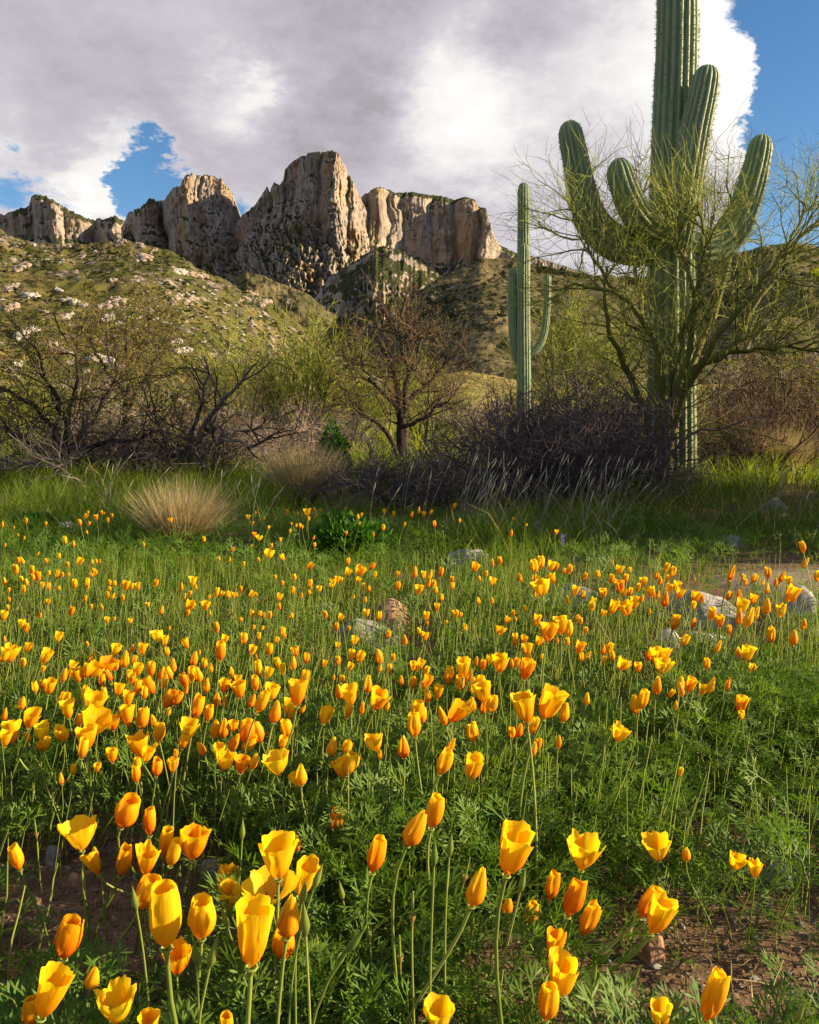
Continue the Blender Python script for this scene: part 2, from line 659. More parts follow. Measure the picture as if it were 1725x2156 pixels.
def slope_mat(name, grass0, grass1, dry, rockc, scale, rock_amt=0.5, bd=1.0):
    m, N, out = new_mat(name)
    g = N.node('ShaderNodeNewGeometry')
    pos = g.outputs['Position']
    n1 = N.noise(pos, scale, 7, 0.62)
    n2 = N.noise(pos, scale * 6, 6, 0.65)
    col = N.ramp(N.math('ADD', N.math('MULTIPLY', n1, 0.55), N.math('MULTIPLY', n2, 0.45)),
                 [(0.34, grass0), (0.5, grass1), (0.64, dry)])
    rk = N.noise(N.vmath('ADD', pos, (311, 97, 13)), scale * 2.2, 8, 0.7)
    rmask = N.math('MULTIPLY', N.smooth(rk, 0.66 - 0.14 * rock_amt, 0.70 - 0.12 * rock_amt), N.smooth(n2, 0.36, 0.52))
    rcol = N.mix(N.noise(pos, scale * 9, 3), tuple(c * 0.55 for c in rockc), rockc)
    col = N.mix(rmask, col, rcol)
    bush = N.smooth(N.noise(N.vmath('ADD', pos, (53, 211, 7)), scale * 7, 4, 0.6), 0.54, 0.60)
    col = N.mix(N.math('MULTIPLY', bush, 0.8), col, tuple(c * 0.4 for c in grass0))
    h = N.math('ADD', n2, N.math('ADD', N.math('MULTIPLY', rmask, 0.6), N.math('MULTIPLY', bush, 0.5)))
    principled(N, out, col, 0.95, bump(N, h, 0.9, bd), spec=0.08)
    return m


def cactus_mat():
    m, N, out = new_mat('cactus_skin')
    co = objco(N)
    t = attr(N)                       # 1 on the rib crest
    n = N.noise(co, 5.0, 6, 0.6)
    c = N.ramp(n, [(0.3, (0.068, 0.145, 0.078)), (0.5, (0.10, 0.195, 0.10)), (0.72, (0.15, 0.225, 0.10))])
    c = N.mix(N.smooth(t, 0.62, 1.0, 0, 0.65), c, (0.27, 0.27, 0.15))
    # brown corky base
    sep = N.node('ShaderNodeSeparateXYZ')
    N.l.new(co, sep.inputs[0])
    z = N.math('ADD', sep.outputs[2], N.math('MULTIPLY', N.noise(co, 3.0, 5), 1.0))
    c = N.mix(N.smooth(z, 1.6, 0.4, 0, 0.75), c, (0.11, 0.10, 0.07))
    scar = N.smooth(N.noise(co, 9.0, 5, 0.7), 0.66, 0.72)
    c = N.mix(N.math('MULTIPLY', scar, 0.5), c, (0.13, 0.10, 0.06))
    principled(N, out, c, 0.55, bump(N, N.noise(co, 25.0, 4), 0.25, 0.01), spec=0.35)
    return m


M = {}
M['petal'] = petal_mat()
M['stem'] = leaf_mat('poppy_stem', (0.14, 0.20, 0.03), (0.22, 0.29, 0.05), (0.30, 0.33, 0.09), 0.25)
M['bud'] = leaf_mat('poppy_bud', (0.14, 0.21, 0.035), (0.23, 0.27, 0.05), (0.36, 0.24, 0.05), 0.35)
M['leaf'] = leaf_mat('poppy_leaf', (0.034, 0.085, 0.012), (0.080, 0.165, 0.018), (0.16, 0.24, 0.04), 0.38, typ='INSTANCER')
M['grass'] = leaf_mat('grass_blade', (0.060, 0.115, 0.008), (0.145, 0.215, 0.016), (0.30, 0.31, 0.04), 0.48, c3=(0.50, 0.42, 0.16))
M['dry'] = leaf_mat('dry_grass', (0.24, 0.18, 0.09), (0.38, 0.30, 0.15), (0.50, 0.43, 0.25), 0.35, tcol=(1, 1, 0.8))
M['seed'] = leaf_mat('seed_heads', (0.36, 0.34, 0.25), (0.5, 0.47, 0.37), (0.62, 0.6, 0.5), 0.4, tcol=(1, 1, 0.9))
M['mleaf'] = leaf_mat('mesquite_leaf', (0.085, 0.115, 0.012), (0.17, 0.195, 0.018), (0.27, 0.25, 0.03), 0.45)
M['bleaf'] = leaf_mat('bush_leaf', (0.025, 0.085, 0.008), (0.045, 0.14, 0.012), (0.08, 0.19, 0.02), 0.4)
M['pvtwig'] = bark_mat('paloverde_twig', (0.115, 0.15, 0.018), (0.26, 0.285, 0.05), 4.0, 0.7, 0.1)
M['pvbark'] = bark_mat('paloverde_bark', (0.07, 0.08, 0.02), (0.17, 0.17, 0.045), 18.0, 0.75)
M['mbark'] = bark_mat('mesquite_bark', (0.018, 0.013, 0.011), (0.08, 0.062, 0.05), 30.0)
M['mtwig'] = bark_mat('mesquite_twig', (0.055, 0.035, 0.025), (0.16, 0.105, 0.065), 5.0, 0.85, 0.1)
M['gtwig'] = bark_mat('grey_twig', (0.16, 0.125, 0.10), (0.36, 0.29, 0.23), 5.0, 0.9, 0.1)
M['ptwig'] = bark_mat('purple_grey_twig', (0.030, 0.024, 0.029), (0.115, 0.09, 0.092), 5.0, 0.85, 0.1)
M['dead'] = bark_mat('dead_wood', (0.06, 0.05, 0.045), (0.24, 0.20, 0.17), 22.0)
M['soil'] = soil_mat('soil')
M['path'] = stone_mat('path_dirt', [(0.3, (0.06, 0.045, 0.034)), (0.5, (0.15, 0.115, 0.09)), (0.7, (0.27, 0.22, 0.18))], 14.0, 0.015)
M['stone_grey'] = stone_mat('grey_stone', [(0.32, (0.10, 0.098, 0.10)), (0.5, (0.23, 0.22, 0.22)), (0.72, (0.40, 0.385, 0.37))], 5.0)
M['stone_white'] = stone_mat('pale_stone', [(0.32, (0.22, 0.215, 0.21)), (0.5, (0.42, 0.40, 0.385)), (0.72, (0.60, 0.58, 0.55))], 5.0)
M['stone_red'] = stone_mat('reddish_stone', [(0.32, (0.15, 0.075, 0.045)), (0.5, (0.30, 0.17, 0.105)), (0.72, (0.42, 0.30, 0.22))], 5.0)
M['hill_pink'] = stone_mat('pink_hill_rock', [(0.32, (0.11, 0.085, 0.07)), (0.5, (0.24, 0.19, 0.155)), (0.72, (0.37, 0.30, 0.245))], 0.25, 0.4)
M['hill_white'] = stone_mat('white_hill_rock', [(0.32, (0.16, 0.145, 0.135)), (0.5, (0.31, 0.285, 0.265)), (0.72, (0.45, 0.42, 0.39))], 0.25, 0.4)
M['cliff'] = cliff_mat()
M['foothill'] = slope_mat('foothill_cover', (0.032, 0.040, 0.010), (0.088, 0.086, 0.024), (0.205, 0.150, 0.062), (0.36, 0.30, 0.255), 0.035, 0.95, 1.8)
M['slope'] = slope_mat('scrub_slope', (0.042, 0.046, 0.022), (0.105, 0.092, 0.045), (0.215, 0.165, 0.085), (0.36, 0.30, 0.25), 0.012, 0.5, 4.0)
M['mound'] = slope_mat('dry_mound', (0.10, 0.10, 0.025), (0.25, 0.20, 0.06), (0.40, 0.30, 0.11), (0.40, 0.33, 0.26), 0.12, 0.1, 0.3)
M['scrub'] = leaf_mat('hill_scrub', (0.018, 0.026, 0.010), (0.038, 0.050, 0.016), (0.075, 0.080, 0.028), 0.15)
M['cactus'] = cactus_mat()
M['spine'] = leaf_mat('cactus_spine', (0.34, 0.32, 0.24), (0.45, 0.42, 0.32), (0.55, 0.52, 0.42), 0.2, tcol=(1, 1, 1))
M['lupine'] = leaf_mat('lupine_petal', (0.22, 0.13, 0.5), (0.3, 0.2, 0.6), (0.45, 0.38, 0.7), 0.4, tcol=(1, 1, 1))


# ------------------------------------------------------------------ ground
def gz(x, y):
    x = np.asarray(x, float); y = np.asarray(y, float)
    d = np.hypot(x, y)
    near = np.clip(1 - d / 40, 0, 1)
    h = 0.045 * near * fbm(x * 0.8 + 3, y * 0.8, 0, 3, 11) + 0.012 * near * fbm(x * 5, y * 5, 0, 2, 13)
    h = h + np.clip((d - 22) / 60, 0, 1) ** 1.5 * (0.4 + 0.8 * fbm(x * 0.03, y * 0.03, 0, 3, 5))
    return h


def build_ground():
    radii = np.concatenate([np.linspace(0.05, 4, 60), np.linspace(4.2, 14, 50), np.geomspace(15, 7000, 60)])
    na = 160
    ang = np.linspace(0, 2 * math.pi, na, endpoint=False)
    R, A = np.meshgrid(radii, ang, indexing='ij')
    X, Y = R * np.sin(A), R * np.cos(A)
    Z = gz(X, Y)
    V = np.stack([X, Y, Z], -1).reshape(-1, 3)
    q = grid_faces(na, len(radii), True)
    c = np.array([[0, 0, float(gz(0, 0))]])
    T = np.array([[i, len(V), (i + 1) % na] for i in range(na)])
    V = np.vstack([V, c])
    g = Geo().add(V, q[:, ::-1], T)
    tag(g.build('ground', M['soil']), 'brown gritty desert soil under the meadow and scrub', kind='structure')

    # trodden dirt path leaving the meadow to the right
    u = np.linspace(0, 1, 40)
    ctr = resample([(1.5, 3.55, 0), (1.85, 3.9, 0), (2.3, 4.15, 0), (3.2, 4.5, 0), (5.0, 5.2, 0), (8, 5.6, 0)], 40)
    w = 0.33 + 0.10 * np.sin(u * 9) + 0.12 * u
    nv = 9
    P = []
    tg = np.gradient(ctr, axis=0)
    pn = nrm(np.stack([-tg[:, 1], tg[:, 0], 0 * tg[:, 0]], -1))
    for k in np.linspace(-1, 1, nv):
        wob = 1 + 0.25 * fbm(u * 14 + k * 3, u * 0 + k, 0, 3, 3)
        Q = ctr + pn * (k * w * wob)[:, None]
        Q[:, 2] = gz(Q[:, 0], Q[:, 1]) + 0.016 - 0.05 * abs(k) ** 6 - 0.05 * np.exp(-(u / 0.05) ** 2)
        P.append(Q)
    V = np.concatenate(P)
    g = Geo().add(V, grid_faces(40, nv))
    tag(g.build('path', M['path']), 'pale trodden dirt path at the edge of the poppies', kind='structure')


build_ground()


# ------------------------------------------------------------------ mountains and hills
HILLS = {}


def interp_pts(pts, x):
    p = np.array(sorted(pts), float)
    return np.interp(x, p[:, 0], p[:, 1])


def hill(name, sky_pts, Ytop, nx, nq, x0, x1, mat, label, foot_pts=None, cliff_slope=80, talus=36, relief=None, rough=0.0, rscale=0.01, jag=0.0, jagf=0.06, zbase=-3.0, back=8, seed=1, pw=1.0):
    """a hill or massif with a front slope, a crest that follows the skyline and a back slope"""
    xs = np.linspace(x0, x1, nx)
    ysky = interp_pts(sky_pts, xs)
    Yt = Ytop * np.ones(nx)
    top = at(xs, ysky, Yt)
    Zt = top[:, 2] + jag * (fbm(xs * jagf, xs * 0, 0.5, 5, seed + 40, 0.6))
    dirx = (top[:, 0] / top[:, 1])
    q = np.linspace(0, 1, nq) ** pw
    # the crest follows the skyline, the slope below it is smoothed
    sg = 0.012 if foot_pts is not None else 0.05
    ker = np.exp(-0.5 * (np.arange(-nx, nx + 1) / (sg * nx)) ** 2)
    ker /= ker.sum()
    pad = np.concatenate([np.full(nx, top[0, 2]), top[:, 2], np.full(nx, top[-1, 2])])
    Zs = np.convolve(pad, ker, 'same')[nx:2 * nx]
    fade = np.exp(-q * (5 if foot_pts is not None else 11))[:, None] * (1 - q[:, None])
    if foot_pts is not None:
        zf = at(xs, interp_pts(foot_pts, xs), Yt * 0.96)[:, 2]
        zf = np.minimum(zf + jag * 0.6 * fbm(xs * 0.04, xs * 0, 2.5, 4, seed + 9), Zs - 1)
    else:
        zf = Zs
    Zq = Zs[None] + (zbase - Zs)[None] * q[:, None]
    dz_c = np.clip(Zs[None] - np.maximum(Zq, zf[None]), 0, None)
    dz_t = np.clip(zf[None] - Zq, 0, None)
    run = dz_c / math.tan(math.radians(cliff_slope)) + dz_t / math.tan(math.radians(talus))
    Xv = np.broadcast_to(xs[None], Zq.shape)
    below = np.clip(dz_t / np.maximum(zf[None] - zbase, 1), 0, 1)
    rel = relief(Xv, Zq, below) if relief else 0.0
    edge = np.minimum(1, q[:, None] / 0.05)
    Y = Yt[None] - run - rel * (0.25 + 0.75 * edge)
    if rough:
        wx = dirx[None] * Y
        n = fbm(wx * rscale, Y * rscale * 0.7, Zq * rscale, 5, seed, 0.55)
        n = n + 0.22 * fbm(wx * rscale * 5, Y * rscale * 4, Zq * rscale * 5, 4, seed + 23, 0.6)
        Y = Y - rough * n * edge
        Zq = Zq + 0.35 * rough * fbm(wx * rscale * 1.7, Zq * rscale, Y * rscale, 4, seed + 3) * edge * (q[:, None] < 0.97)
    crest = (Zt - CAM_H) * Y[0] / Ytop + CAM_H            # keep the skyline where it is seen
    Zq = Zq + (crest - Zs)[None] * fade
    Zt = Zq[0]
    F = np.stack([dirx[None] * Y, Y, Zq], -1)
    # back slope
    B = []
    hgt = Zt - zbase
    for k in range(1, back + 1):
        f = k / back
        Yb = Y[0] + hgt * (0.15 * f + 1.1 * f * f)
        B.append(np.stack([dirx * Yb, Yb, Zt - hgt * f ** 1.6 + 0.02 * hgt * fbm(xs * 0.05, xs * 0 + k, 0, 3, seed) * (1 - f)], -1))
    allrows = np.concatenate([np.stack(B[::-1]), F], 0)
    V = allrows.reshape(-1, 3)
    g = Geo().add(V, grid_faces(nx, len(allrows))[:, ::-1])
    o = g.build(name, M[mat])
    tag(o, label, kind='structure')
    HILLS[name] = F
    return o


def cols(lst, x):
    """rounded buttresses, protruding towards the viewer: (centre, half width, metres)"""
    r = np.zeros_like(x)
    for (c, w, a) in lst:
        s = np.clip(1 - ((x - c) / w) ** 2, 0, None) ** 0.6 * a
        r = np.maximum(r, s)
    return r


def rock_relief(buttress, seed, amp=60.0):
    def f(x, z, below):
        wob = 34 * fbm(x * 0.010, z * 0.005, 0.3, 4, seed + 1)
        lean = -0.02 * (z - 500)
        xx = x + wob
        b = cols(buttress, xx)
        cr = fbm(xx * 0.040, z * 0.0034, 1.1, 5, seed, 0.58, ridged=True)
        cr2 = fbm(xx * 0.11, z * 0.012, 4.1, 5, seed + 5, 0.62, ridged=True)
        ledge = fbm(xx * 0.02, z * 0.03, 9.1, 4, seed + 8, 0.6)
        tal = np.clip(below * 5.0, 0, 1)
        chunk = fbm(xx * 0.038 + z * 0.006, z * 0.017, 2.1, 6, seed + 13, 0.66, ridged=True)
        return b * (1 - 0.55 * tal) + (amp * 0.8 * cr + amp * 0.6 * cr2 + amp * 0.6 * ledge) * (1 - 0.75 * tal) + amp * 2.6 * chunk * tal + amp * (0.30 + 0.25 * tal) * fbm(xx * 0.16, z * 0.085, 6.0, 4, seed + 17, 0.62, ridged=True)
    return f


SKY_A = [(-500, 500), (-200, 470), (0, 452), (20, 448), (60, 433), (66, 414), (82, 407), (99, 414), (129, 431), (146, 440), (178, 460), (190, 463), (218, 460), (241, 452), (257, 463), (300, 470), (360, 480)]
hill('mountain', SKY_A, 3700, 290, 110, -420, 360, 'cliff', 'jagged rocky far peak with a leaning rock finger beside it',
     foot_pts=[(-500, 560), (0, 500), (80, 500), (180, 505), (260, 500), (400, 520)], cliff_slope=74, talus=38,
     relief=rock_relief([(82, 26, 120), (150, 50, 90), (30, 30, 60), (238, 26, 110), (110, 28, 150)], 21, 34), jag=16, jagf=0.11, seed=3)
SKY_B = [(255, 480), (269, 450), (296, 436), (316, 418), (343, 423), (371, 399), (380, 402), (384, 390), (401, 375), (442, 369), (466, 378), (490, 409), (507, 453), (513, 480), (530, 520), (558, 569), (600, 610), (640, 640)]
hill('mountain', SKY_B, 3350, 260, 150, 255, 640, 'cliff', 'rounded rocky peak with a sunlit spur on its flank',
     foot_pts=[(255, 480), (330, 470), (380, 500), (430, 480), (470, 490), (505, 500), (560, 580), (640, 645)], cliff_slope=76, talus=40,
     relief=rock_relief([(444, 66, 190), (378, 26, 230), (395, 34, 260), (415, 30, 200), (318, 30, 100), (495, 20, 150), (470, 34, 120), (548, 30, 120)], 31, 30), jag=13, jagf=0.13, seed=5)
SKY_C = [(470, 520), (508, 455), (540, 428), (562, 392), (568, 405), (578, 382), (590, 392), (597, 380), (600, 356), (616, 342), (656, 332), (688, 336), (712, 346), (728, 362), (740, 390), (756, 408), (764, 424), (790, 440), (820, 470), (860, 520)]
hill('mountain', SKY_C, 3150, 360, 185, 470, 860, 'cliff', 'great sheer rock dome, the highest summit, lit gold on one flank',
     foot_pts=[(470, 530), (520, 480), (560, 440), (600, 425), (640, 445), (690, 455), (730, 472), (770, 490), (860, 540)], cliff_slope=80, talus=40,
     relief=rock_relief([(662, 78, 260), (706, 45, 330), (585, 26, 170), (560, 20, 110), (745, 30, 260), (640, 40, 210), (610, 40, 190), (680, 60, 200), (545, 40, 90), (735, 60, 230)], 41, 30), jag=9, jagf=0.16, seed=7)
SKY_D = [(740, 440), (762, 414), (768, 408), (800, 400), (820, 398), (832, 406), (868, 404), (904, 410), (928, 412), (956, 420), (980, 414), (1000, 420), (1010, 436), (1024, 438), (1036, 482), (1052, 516), (1088, 532), (1150, 548), (1250, 580)]
hill('mountain', SKY_D, 3250, 360, 165, 740, 1250, 'cliff', 'long wall of vertical cliffs with a flat summit plateau',
     foot_pts=[(740, 480), (770, 490), (830, 524), (900, 550), (960, 562), (1010, 550), (1040, 536), (1090, 545), (1250, 600)], cliff_slope=83, talus=38,
     relief=rock_relief([(798, 34, 230), (868, 46, 120), (830, 26, 150), (925, 40, 105), (985, 40, 150), (1020, 22, 190), (1060, 40, 80)], 51, 22), jag=6, jagf=0.2, seed=9)
# leaning finger of rock
fp = np.array([at(132, 524, 3560), at(129, 500, 3560), at(126, 480, 3560), at(125, 468, 3560), at(126, 464, 3560)])
fP = resample(fp, 24)
gf = Geo()
kk = 14
aa = np.arange(kk) * 2 * math.pi / kk
rr = np.interp(np.linspace(0, 1, 24), [0, .35, .7, .9, 1], [27, 19, 13, 13, 3])
ring = np.stack([np.cos(aa), np.sin(aa), 0 * aa], -1)
Vf = fP[:, None, :] + ring[None] * rr[:, None, None] * (1 + 0.25 * fbm(aa[None] * 1.3, np.linspace(0, 6, 24)[:, None], 0, 3, 5))[..., None]
gf.add(Vf.reshape(-1, 3), grid_faces(kk, 24, True))
tag(gf.build('rock_finger', M['cliff']), 'thin pale rock finger standing in front of the far left peak', 'rock spire')

SKY_E = [(600, 690), (648, 642), (672, 614), (696, 582), (744, 552), (792, 518), (812, 517), (832, 522), (888, 554), (924, 578), (970, 612), (1000, 640)]


def soft_relief(seed, amp):
    def f(x, z, below):
        return amp * fbm(x * 0.03, z * 0.02, 0.7, 5, seed, 0.55, ridged=True) * np.clip(below * 4, 0.2, 1)
    return f


hill('rocky_hill', SKY_E, 2250, 210, 95, 600, 1000, 'cliff', 'brown rocky hill with red cliffs below the rock dome',
     foot_pts=[(600, 690), (650, 650), (700, 590), (790, 520), (900, 562), (1000, 645)], cliff_slope=60, talus=33, relief=soft_relief(61, 60), jag=10, jagf=0.1, seed=11)
SKY_F = [(420, 640), (460, 600), (488, 590), (520, 572), (552, 580), (596, 598), (648, 618), (664, 634), (700, 660), (760, 700)]
hill('rocky_hill', SKY_F, 1500, 180, 75, 420, 760, 'slope', 'low sunlit grassy ridge with a rocky face behind the foothill',
     talus=42, rough=26, rscale=0.016, jag=4, jagf=0.1, seed=13)
SKY_G = [(780, 720), (848, 645), (880, 614), (924, 586), (968, 566), (1008, 546), (1032, 542), (1088, 550), (1123, 556), (1175, 566), (1260, 580), (1355, 584), (1420, 572), (1487, 552), (1563, 528), (1635, 514), (1675, 511), (1725, 518), (1850, 540), (2300, 600)]
hill('hillside', SKY_G, 1500, 420, 120, 760, 2300, 'slope', 'long grey scrub covered hillside dotted with dark bushes',
     talus=30, rough=60, rscale=0.0045, jag=5, jagf=0.08, seed=15)
SKY_H = [(-600, 500), (-300, 470), (-60, 470), (0, 482), (20, 494), (48, 506), (116, 512), (146, 520), (184, 513), (245, 508), (272, 508), (316, 518), (360, 528), (391, 546), (422, 569), (476, 589), (510, 612), (558, 627), (586, 645), (640, 690), (690, 735), (760, 780), (830, 810)]
hill('foothill', SKY_H, 460, 380, 185, -600, 830, 'foothill', 'green and tan foothill strewn with pale rock outcrops',
     talus=29, rough=16, rscale=0.014, jag=1.6, jagf=0.09, seed=17)
SKY_I = [(500, 850), (700, 830), (860, 806), (930, 788), (975, 781), (1020, 786), (1090, 800), (1200, 815), (1400, 812), (1725, 800), (2200, 800)]
hill('grassy_rise', SKY_I, 150, 200, 34, 500, 2200, 'mound', 'low rise of dry sunlit grass beyond the brush',
     talus=9, rough=0.8, rscale=0.08, jag=0.4, jagf=0.1, zbase=-1.0, seed=19)


# ---- scrub and rocks on the hills
def on_hill(F, x, y):
    """point of a hill surface seen at a point of the photograph"""
    px, py = project(F)
    c = np.argmin(np.abs(px[0] - x))
    k = np.argmin(np.abs(py[:, c] - y))
    return F[k, c]


def scatter_scrub(names, n, size, seed, label, ymin_frac=0.0):
    r = np.random.default_rng(seed)
    g = Geo()
    for nm, cnt, (s0, s1), prefer in names:
        F = HILLS[nm]
        nq, nx = F.shape[:2]
        fi = r.integers(2, nq - 2, cnt * 3)
        fj = r.integers(2, nx - 2, cnt * 3)
        P = F[fi, fj]
        px, py = project(P)
        dens = fbm(P[:, 0] * prefer, P[:, 1] * prefer, P[:, 2] * prefer, 3, seed)
        ok = (px > -200) & (px < 1925) & (py < 850) & (dens > -0.12)
        P = P[ok][:cnt]
        m = len(P)
        s = r.uniform(s0, s1, m) * (1 + 0.6 * (r.random(m) < 0.12))
        nt = 20
        dirs = rand_unit(m * nt, r).reshape(m, nt, 3)
        dirs[..., 2] = np.abs(dirs[..., 2])
        rad = r.uniform(0.45, 1.0, (m, nt, 1))
        C = P[:, None] + dirs * rad * s[:, None, None] * np.array([1, 1, 0.95])
        a = rand_unit(m * nt, r).reshape(m, nt, 3)
        b = nrm(np.cross(a, rand_unit(m * nt, r).reshape(m, nt, 3)))
        e = (0.50 * s)[:, None, None]
        tri = np.stack([C + a * e, C - a * e * .6 + b * e * .8, C - a * e * .6 - b * e * .8], 2)
        V = tri.reshape(-1, 3)
        T = np.arange(len(V)).reshape(-1, 3)
        g.add(V, None, T, np.repeat(r.random(m) * 0.6 + 0.2, nt * 3))
    tag(g.build('hill_scrub', M['scrub'], smooth=False), label, kind='stuff')


HILLS['hillside'] = HILLS['hillside']
scatter_scrub([('foothill', 1500, (0.4, 1.1), 0.03), ('hillside', 1700, (1.6, 3.6), 0.01), ('rocky_hill', 500, (2.5, 5.0), 0.01)], 0, 0, 5, 'dark desert bushes dotted over the hillsides')

OUT = [(60, 865, 95, 'p'), (50, 985, 100, 'p'), (175, 915, 95, 'w'), (130, 740, 110, 'p'), (455, 770, 42, 'p'), (885, 685, 110, 'p'), (640, 980, 120, 'p'), (715, 945, 95, 'p'),
       (640, 1055, 90, 'w'), (1090, 935, 90, 'p'), (1160, 945, 90, 'p'), (680, 820, 55, 'p'), (510, 675, 45, 'p'), (280, 1215, 95, 'p'), (560, 1300, 120, 'w'), (640, 1320, 80, 'w'),
       (1070, 1205, 90, 'w'), (1100, 1262, 110, 'w'), (400, 1045, 80, 'w'), (850, 1052, 60, 'p'), (1110, 765, 90, 'w'), (1180, 785, 80, 'p'), (1255, 795, 70, 'p'), (750, 588, 70, 'p'),
       (860, 600, 60, 'p'), (420, 950, 110, 'w'), (480, 965, 80, 'w'), (90, 1165, 110, 'w'), (170, 1125, 90, 'w'), (1490, 945, 45, 'p'), (1640, 955, 90, 'p'), (1410, 978, 40, 'p'),
       (945, 640, 50, 'p'), (60, 1340, 80, 'w'), (350, 880, 60, 'w'), (720, 1090, 60, 'w'), (240, 1010, 60, 'p'), (300, 940, 50, 'p'), (950, 1060, 45, 'w'), (1030, 900, 45, 'p'), (1560, 860, 80, 'p')]


def build_outcrops():
    r = np.random.default_rng(17)
    F = HILLS['foothill']
    for i, (cx, cy, w, k) in enumerate(OUT):
        x, y = cx * .34, 310.5 + .34 * cy
        p = on_hill(F, x, y)
        s = w * .34 / F_PX * p[1] * 0.66
        g = Geo()
        n = 36 if w > 60 else 20
        tilt = r.uniform(-.3, .6)
        V, T = rock_shape(2, (s * .55, s * .4, s * .2), i, r, cuts=7, rough=.3)
        g.add(V, None, T)
        for j in range(n):                              # an outcrop is one weathered mass of jointed blocks breaking through the turf
            ox_, oy_ = np.clip(r.normal(), -1.2, 1.2) * .30 * w * .34, np.clip(r.normal(), -1.2, 1.2) * .11 * w * .34
            pb = on_hill(F, x + ox_, y + oy_ - tilt * ox_)
            sz = s * r.uniform(0.07, 0.24) * (1.5 if r.random() < .12 else 1)
            V, T = rock_shape(1, np.array([sz * r.uniform(1.0, 1.9), sz * 1.2, sz * r.uniform(.6, 1.1)]) * 1.3, i * 9 + j, r, cuts=7, rough=.4, dmin=.34, dmax=.75)
            g.add(V + (pb - p) + np.array([0, 0, -.1 * sz]), None, T)
        o = g.build('hillside_outcrop', M['hill_pink' if k == 'p' else 'hill_white'], smooth=False, loc=tuple(p))
        big = 'broad' if w >= 90 else ('middling' if w >= 60 else 'small')
        where = 'near the foothill crest' if cy < 720 else ('halfway up the foothill' if cy < 1000 else 'low on the foothill above the mesquites')
        lab = '%s %s outcrop %s' % (big, 'pinkish rock' if k == 'p' else 'pale white rock', where)
        tag(o, lab, 'rock outcrop', lab.replace('outcrop', 'outcrops'))
    g = Geo()
    m = 5200
    fi = r.integers(4, F.shape[0] - 4, m); fj = r.integers(2, F.shape[1] - 2, m)
    P = F[fi, fj]
    dens = fbm(P[:, 0] * .02, P[:, 1] * .02, P[:, 2] * .02, 4, 71)
    P = P[dens > -0.02]
    V0, T0 = np.array([[1, 0, -.3], [-.2, 1, -.3], [-1, -.1, -.3], [.1, -1, -.3], [.3, .2, .8], [-.4, -.2, .6]]), np.array([[0, 1, 4], [1, 2, 5], [1, 5, 4], [2, 3, 5], [3, 0, 4], [3, 4, 5]])
    for p in P:
        s = r.uniform(0.2, 0.62) * (2.2 if r.random() < .10 else 1)
        V = V0 * (1 + .25 * r.normal(size=(len(V0), 3))) * np.array([s * 1.3, s, s * .7])
        g.add(V + p, None, T0)
    tag(g.build('scattered_stones', M['hill_white'], smooth=False), 'small pale stones strewn over the foothill', kind='stuff')


build_outcrops()


# ------------------------------------------------------------------ saguaros
def ribbed(path, rad, nribs, K, sub=5, depth=0.10, seed=0, cap=True):
    """a ribbed cactus stem along a path; returns V,Q,tone and the crest lines"""
    P = resample(path, K)
    s = np.linspace(0, 1, K)
    R = np.interp(s, np.linspace(0, 1, len(rad)), rad)
    seg = np.concatenate([[0], np.cumsum(np.linalg.norm(np.diff(P, axis=0), axis=1))])
    L = seg[-1]
    if cap:                                            # rounded tip
        d = (L - seg)
        rt = R[-1] * 1.25
        f = np.clip(1 - d / rt, 0, 1)
        R = R * np.sqrt(np.clip(1 - f ** 2, 0.0008, 1))
    T = nrm(np.gradient(P, axis=0))
    U = np.empty_like(T)
    u = np.cross(T[0], [0.0, 1.0, 0.2])
    u = u / np.linalg.norm(u)
    for k in range(K):                                 # parallel transport
        u = u - T[k] * np.dot(u, T[k])
        u = u / np.linalg.norm(u)
        U[k] = u
    W = np.cross(T, U)
    n = nribs * sub
    a = np.arange(n) * 2 * math.pi / n
    wob = 0.05 * fbm(a[None] * 0 + seg[:, None] * 1.6, np.cos(a)[None] * 1.5, np.sin(a)[None] * 1.5, 3, seed)
    aw = a[None] + wob
    prof = np.abs(np.cos(np.arange(n) * math.pi / sub))[None] ** 0.8
    rr = R[:, None] * (1 - depth * (1 - prof) + 0.03 * fbm(np.cos(a)[None] * 2, np.sin(a)[None] * 2, seg[:, None] * 2.0, 3, seed + 2))
    V = P[:, None] + (U[:, None] * np.cos(aw)[..., None] + W[:, None] * np.sin(aw)[..., None]) * rr[..., None]
    crest = V[:, ::sub]
    nrmv = nrm(crest - P[:, None])
    tone = np.broadcast_to(prof, rr.shape).reshape(-1)
    return V.reshape(-1, 3), grid_faces(n, K, True), tone, crest, nrmv, seg


def spines(crest, nv, seg, gap, length, width, r):
    K, nr, _ = crest.shape
    ns = int(seg[-1] / gap)
    g = Geo()
    S = []
    D = []
    for i in range(nr):
        ss = np.sort(r.uniform(0, seg[-1], ns) * .25 + np.linspace(0, seg[-1], ns) * .75)
        pts = np.stack([np.interp(ss, seg, crest[:, i, c]) for c in range(3)], -1)
        nn = nrm(np.stack([np.interp(ss, seg, nv[:, i, c]) for c in range(3)], -1))
        S.append(pts)
        D.append(nn)
    S = np.concatenate(S)
    D = np.concatenate(D)
    for _ in range(4):
        d = nrm(D + 0.9 * r.normal(size=D.shape))
        d = np.where(np.sum(d * D, -1, keepdims=True) < 0.1, D, d)
        P = np.stack([S - D * 0.004, S + d * (length * r.uniform(.5, 1.1, len(S)))[:, None]], 1)
        side = nrm(np.cross(d, rand_unit(len(S), r)))
        V, Q, T, tn = ribbons(P, np.full((len(S), 1), width), side, r.random(len(S)))
        g.add(V, Q, T, tn)
    return g


